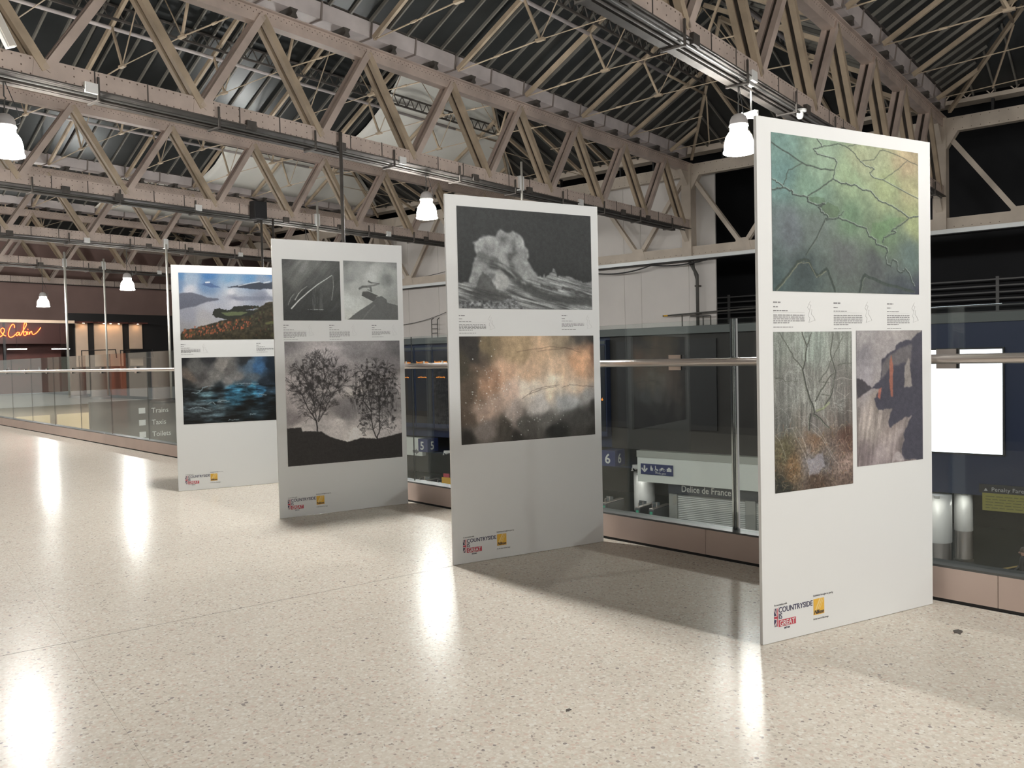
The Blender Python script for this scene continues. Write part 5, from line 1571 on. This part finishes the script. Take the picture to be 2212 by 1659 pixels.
def pic_storm(w, h, asp):
    im = Img(w, h, asp)
    im.idw([((0, 0), (28, 30, 34)), ((.3, .03), (44, 46, 50)), ((.6, .02), (40, 42, 46)), ((1, 0), (24, 30, 38)), ((.15, .15), (96, 96, 94)), ((.4, .12), (140, 136, 130)), ((.65, .12), (84, 108, 132)), ((.75, .15), (60, 104, 150)), ((.9, .15), (30, 42, 56)), ((.05, .28), (110, 98, 88)), ((.18, .26), (78, 76, 76)), ((.3, .3), (128, 126, 122)), ((.45, .2), (100, 98, 96)), ((.55, .3), (128, 126, 124)), ((.7, .3), (92, 104, 114)), ((.9, .3), (30, 38, 48)), ((.0, .38), (40, 42, 44)), ((.2, .38), (110, 108, 106)), ((.45, .38), (130, 128, 126)), ((.6, .42), (70, 84, 96)), ((.8, .42), (40, 50, 62)),
            ((.05, .52), (34, 40, 44)), ((.2, .52), (70, 96, 104)), ((.35, .5), (30, 40, 46)), ((.5, .52), (44, 96, 122)), ((.65, .5), (60, 136, 172)), ((.75, .52), (44, 100, 136)), ((.9, .5), (34, 48, 60)), ((.3, .64), (40, 62, 72)), ((.55, .62), (36, 78, 98)), ((.8, .62), (22, 30, 36)), ((.15, .8), (70, 84, 90)), ((.35, .72), (60, 74, 80)), ((.6, .75), (22, 28, 30)), ((.9, .75), (20, 24, 26)), ((.1, .95), (22, 26, 28)), ((.5, .92), (24, 30, 32)), ((.9, .95), (18, 21, 22))], 4, .16, 6, 2)
    lo = np.clip((im.V - .40) / .08, 0, 1)
    t = fbm(im.U * 9, im.V * 26, 5, 3)
    im.p *= (1 + lo * np.clip((t - .5) * 3.2, -.6, 1.2))[..., None]
    H = homog(((102, 680), (760, 662), (768, 1103), (118, 1140)))
    for pts in ([(270, 1000), (300, 985), (320, 1000)], [(335, 985), (370, 975), (410, 978)], [(150, 1035), (210, 1020), (290, 1040)], [(170, 925), (215, 920), (240, 885), (270, 880)], [(450, 860), (520, 855), (600, 858)], [(600, 930), (650, 935)], [(400, 1110), (470, 1105)], [(540, 1070), (580, 1065)]):
        im.line(im.wig(H(pts), .006, 5, len(pts)), .007, (150, 172, 180), .6)
    return im.noise(.16, 34, seed=5).grain(.2)

def add_print(name, im, parent, x0, x1, z0, z1, white, gain=1.0, sat=1.0):
    """flat print on the board face; colours scaled so the board white reads as in the photograph"""
    h, w = im.h, im.w
    X, Z = np.meshgrid(np.linspace(x0, x1, w), np.linspace(z1, z0, h))
    co = np.zeros((h * w, 3), np.float32)
    co[:, 0] = X.ravel(); co[:, 1] = -.0015; co[:, 2] = Z.ravel()
    i = (np.arange(h - 1)[:, None] * w + np.arange(w - 1)[None, :]).ravel()
    quads = np.stack([i, i + w, i + w + 1, i + 1], -1).astype(np.int32)
    me = bpy.data.meshes.new(name)
    me.vertices.add(h * w)
    me.vertices.foreach_set('co', co.ravel())
    nq = len(quads)
    me.loops.add(nq * 4)
    me.loops.foreach_set('vertex_index', quads.ravel())
    me.polygons.add(nq)
    me.polygons.foreach_set('loop_start', np.arange(nq, dtype=np.int32) * 4)
    me.update(calc_edges=True)
    at = me.color_attributes.new('ink', 'FLOAT_COLOR', 'POINT')
    c = np.ones((h * w, 4), np.float32)
    p = im.p.reshape(-1, 3)
    g = p.mean(1, keepdims=True)
    p = g + (p - g) * sat
    lin = s2l(np.clip(p, 0, 255)) / s2l(np.array(white, float)) * .74 * gain
    c[:, :3] = np.clip(lin, 0.004, .9)
    at.data.foreach_set('color', c.ravel())
    me.materials.append(print_m)
    me.validate()
    return obj(name, me, parent)
# ------------------------------------------------------------------ exhibition panels
PW, PH, PT = 1.215, 2.432, 0.018
def caption(parent, x0, z1, wd, rnd, lines=5, title=True):
    """small printed caption: title, rule, unreadable text lines, thin outline of a map"""
    mb = MB()
    def words(x, z, w_, hh, dens=.8):
        e = x + w_
        while x < e:
            l = rnd.uniform(.008, .028)
            mb.box(x, min(x + l, e), -.0012, 0, z - hh, z)
            x += l + .005
    words(x0, z1, .045, .006)
    words(x0, z1 - .022, .028, .004)
    words(x0, z1 - .040, .09, .0035)
    for q in range(lines):
        words(x0, z1 - .060 - q * .009, wd * (1 if q < lines - 1 else .5), .0042)
    words(x0, z1 - .060 - lines * .009 - .012, wd * .62, .0028)
    mb.build('caption_text', inkg_m, parent, kind='stuff')
    r_ = MB().box(x0, x0 + wd, -.001, 0, z1 - .0505, z1 - .0495)
    r_.build('caption_rule', inkl_m, parent)
    P = [(.0, .09), (-.012, .075), (.004, .07), (-.006, .05), (.01, .05), (.004, .03), (.022, .012), (.03, -.002), (.01, -.006), (-.012, -.012), (-.005, .01), (-.016, .02), (-.006, .045), (-.02, .06), (-.008, .08), (0, .09)]
    P = [(x0 + wd + .04 + a, -.0007, z1 - .085 + b) for a, b in P]
    MB().tube(P, .0007, 4).build('map_outline', inkl_m, parent)

def panel(foot, ang, label, items, caps, sd):
    t = thing('exhibition_panel', (foot[0], foot[1], 0), math.radians(ang), label=label, cat='display panel', group='photo exhibition panels')
    MB().box(0, PW, 0, PT, .002, PH).build('board', white_m, t, bevel=.0015)
    # rear prop that keeps the board upright
    mb = MB()
    for x in (.62,):
        mb.prism([(x, PT, 0.0), (x, PT + .26, 0.0), (x, PT + .23, .02), (x, PT, .5)], (.04, 0, 0))
    mb.build('rear_prop', white_m, t)
    for nm, fn, x0, x1, z0, z1, res, gain, sat in items:
        im = fn(res, int(res * (z1 - z0) / (x1 - x0)), (x1 - x0) / (z1 - z0))
        add_print(nm, im, t, x0, x1, z0, z1, sd, gain, sat)
    rnd = random.Random(int(foot[1] * 100))
    for x0, z1, wd, ln in caps:
        caption(t, x0, z1, wd, rnd, ln)
    # sponsor marks near the foot
    lg = obj('sponsor_mark', MB().box(.099, .100, -.0008, 0, .085, .166).mesh('sponsor_mark', red_m), t)
    fl = MB()
    fx0, fx1, fz0, fz1 = .072, .094, .074, .160
    fl.box(fx0, fx1, -.0010, 0, fz0, fz1)                     # navy ground
    def q(pts, mi, y):
        fl.cur = mi
        fl.add([(x, y, z) for x, z in pts], [tuple(range(len(pts)))])
        fl.cur = 0
    zc = (fz0 + fz1) / 2
    q([(fx0, fz1), (fx0 + .004, fz1), (fx1 - .006, zc + .008), (fx1 - .006, zc + .018), (fx0, fz1 - .010)], 1, -.0012)
    q([(fx0, fz0), (fx0 + .004, fz0), (fx1 - .006, zc - .008), (fx1 - .006, zc - .018), (fx0, fz0 + .010)], 1, -.0012)
    q([(fx0, fz1 - .002), (fx1 - .006, zc + .011), (fx1 - .006, zc + .015), (fx0, fz1 - .006)], 2, -.0014)
    q([(fx0, fz0 + .002), (fx1 - .006, zc - .011), (fx1 - .006, zc - .015), (fx0, fz0 + .006)], 2, -.0014)
    q([(fx1 - .009, fz0), (fx1, fz0), (fx1, fz1), (fx1 - .009, fz1)], 1, -.0015)
    q([(fx0, zc - .009), (fx1, zc - .009), (fx1, zc + .009), (fx0, zc + .009)], 1, -.0016)
    q([(fx1 - .006, fz0), (fx1 - .001, fz0), (fx1 - .001, fz1), (fx1 - .006, fz1)], 2, -.0018)
    q([(fx0, zc - .0055), (fx1, zc - .0055), (fx1, zc + .0055), (fx0, zc + .0055)], 2, -.0018)
    fl.build('flag_strip', [nik_m, white_m, red_m], lg)
    text('mark_text', 'COUNTRYSIDE', .0365, nik_m, lg, (.100, -.001, .137), bold=.0004, xscale=.90)
    text('mark_text', 'IS', .0365, nik_m, lg, (.100, -.001, .1075), bold=.0004, xscale=.90)
    MB().box(.100, .211, -.0010, 0, .070, .102).build('mark_box', red_m, lg)
    text('mark_text', 'GREAT', .0365, white_m, lg, (.104, -.0020, .0735), bold=.0004, xscale=.88)
    text('mark_text', 'BRITAIN', .0125, nik_m, lg, (.135, -.001, .056), xscale=.8)
    text('mark_text', 'In association with', .0135, inkg_m, lg, (.074, -.001, .171), xscale=.8)
    yb = MB().box(.329, .401, -.0010, 0, .0875, .165)
    yb.cur = 1
    for a, w_ in ((.338, .010), (.354, .006), (.366, .004)):
        yb.add([(a, -.0014, .111), (a + w_, -.0014, .111), (a + w_ + .030, -.0014, .165), (a + .030, -.0014, .165)], [(0, 1, 2, 3)])
    yb.cur = 0
    ys = yb.build('yellow_mark', [yel_m, yel2_m], t)
    text('mark_text', 'Nikon', .026, ink_m, ys, (.3305, -.0018, .0925), shear=.28, bold=.0007, xscale=1.0)
    text('mark_text', 'Exhibition brought to you by', .0135, inkg_m, ys, (.327, -.001, .177), xscale=.86)
    text('mark_text', 'At the heart of the image', .0125, inkg_m, ys, (.327, -.001, .064), xscale=.8)
    return t
panel((3.661, 1.506), -23.2, 'rightmost and tallest-looking white panel with green fields, bare woodland and waterfall photos',
      [('photo_print', pic_fields, .089, 1.118, 1.638, 2.366, 330, 0.72, 0.78), ('photo_print', pic_woods, .088, .611, .699, 1.450, 190, 0.9, 0.9), ('photo_print', pic_waterfall, .642, 1.140, .779, 1.453, 160, 0.9, 0.85)],
      [(.091, 1.590, .20, 5), (.488, 1.590, .20, 6), (.872, 1.590, .17, 6)], (205, 206, 200))
panel((3.946, 3.723), -21.15, 'white panel with breaking wave photo above an orange glowing spray photo',
      [('photo_print', pic_wave, .083, 1.152, 1.689, 2.360, 300, 0.55, 1), ('photo_print', pic_spray, .079, 1.157, .790, 1.505, 300, 0.85, 0.75)],
      [(.082, 1.645, .20, 5), (.888, 1.650, .19, 3)], (188, 182, 176))
panel((4.293, 6.11), -19.8, 'white panel with three black-and-white photos, two bare trees at the bottom',
      [('photo_print', pic_bridge, .084, .606, 1.727, 2.260, 130, 1.1, 1), ('photo_print', pic_pier, .639, 1.161, 1.737, 2.270, 130, 1.2, 1), ('photo_print', pic_trees, .084, 1.168, .449, 1.543, 260, 1.5, 1)],
      [(.081, 1.688, .20, 6), (.493, 1.688, .19, 6), (.897, 1.688, .18, 4)], (186, 180, 177))
panel((4.625, 8.391), -24.0, 'leftmost white panel with blue misty lake photo above a stormy sea photo',
      [('photo_print', pic_lake, .072, 1.145, 1.629, 2.350, 260, 0.62, 0.8), ('photo_print', pic_storm, .075, 1.148, .719, 1.437, 260, 0.72, 0.85)],
      [(.072, 1.583, .20, 4), (.860, 1.587, .19, 3)], (205, 204, 202))
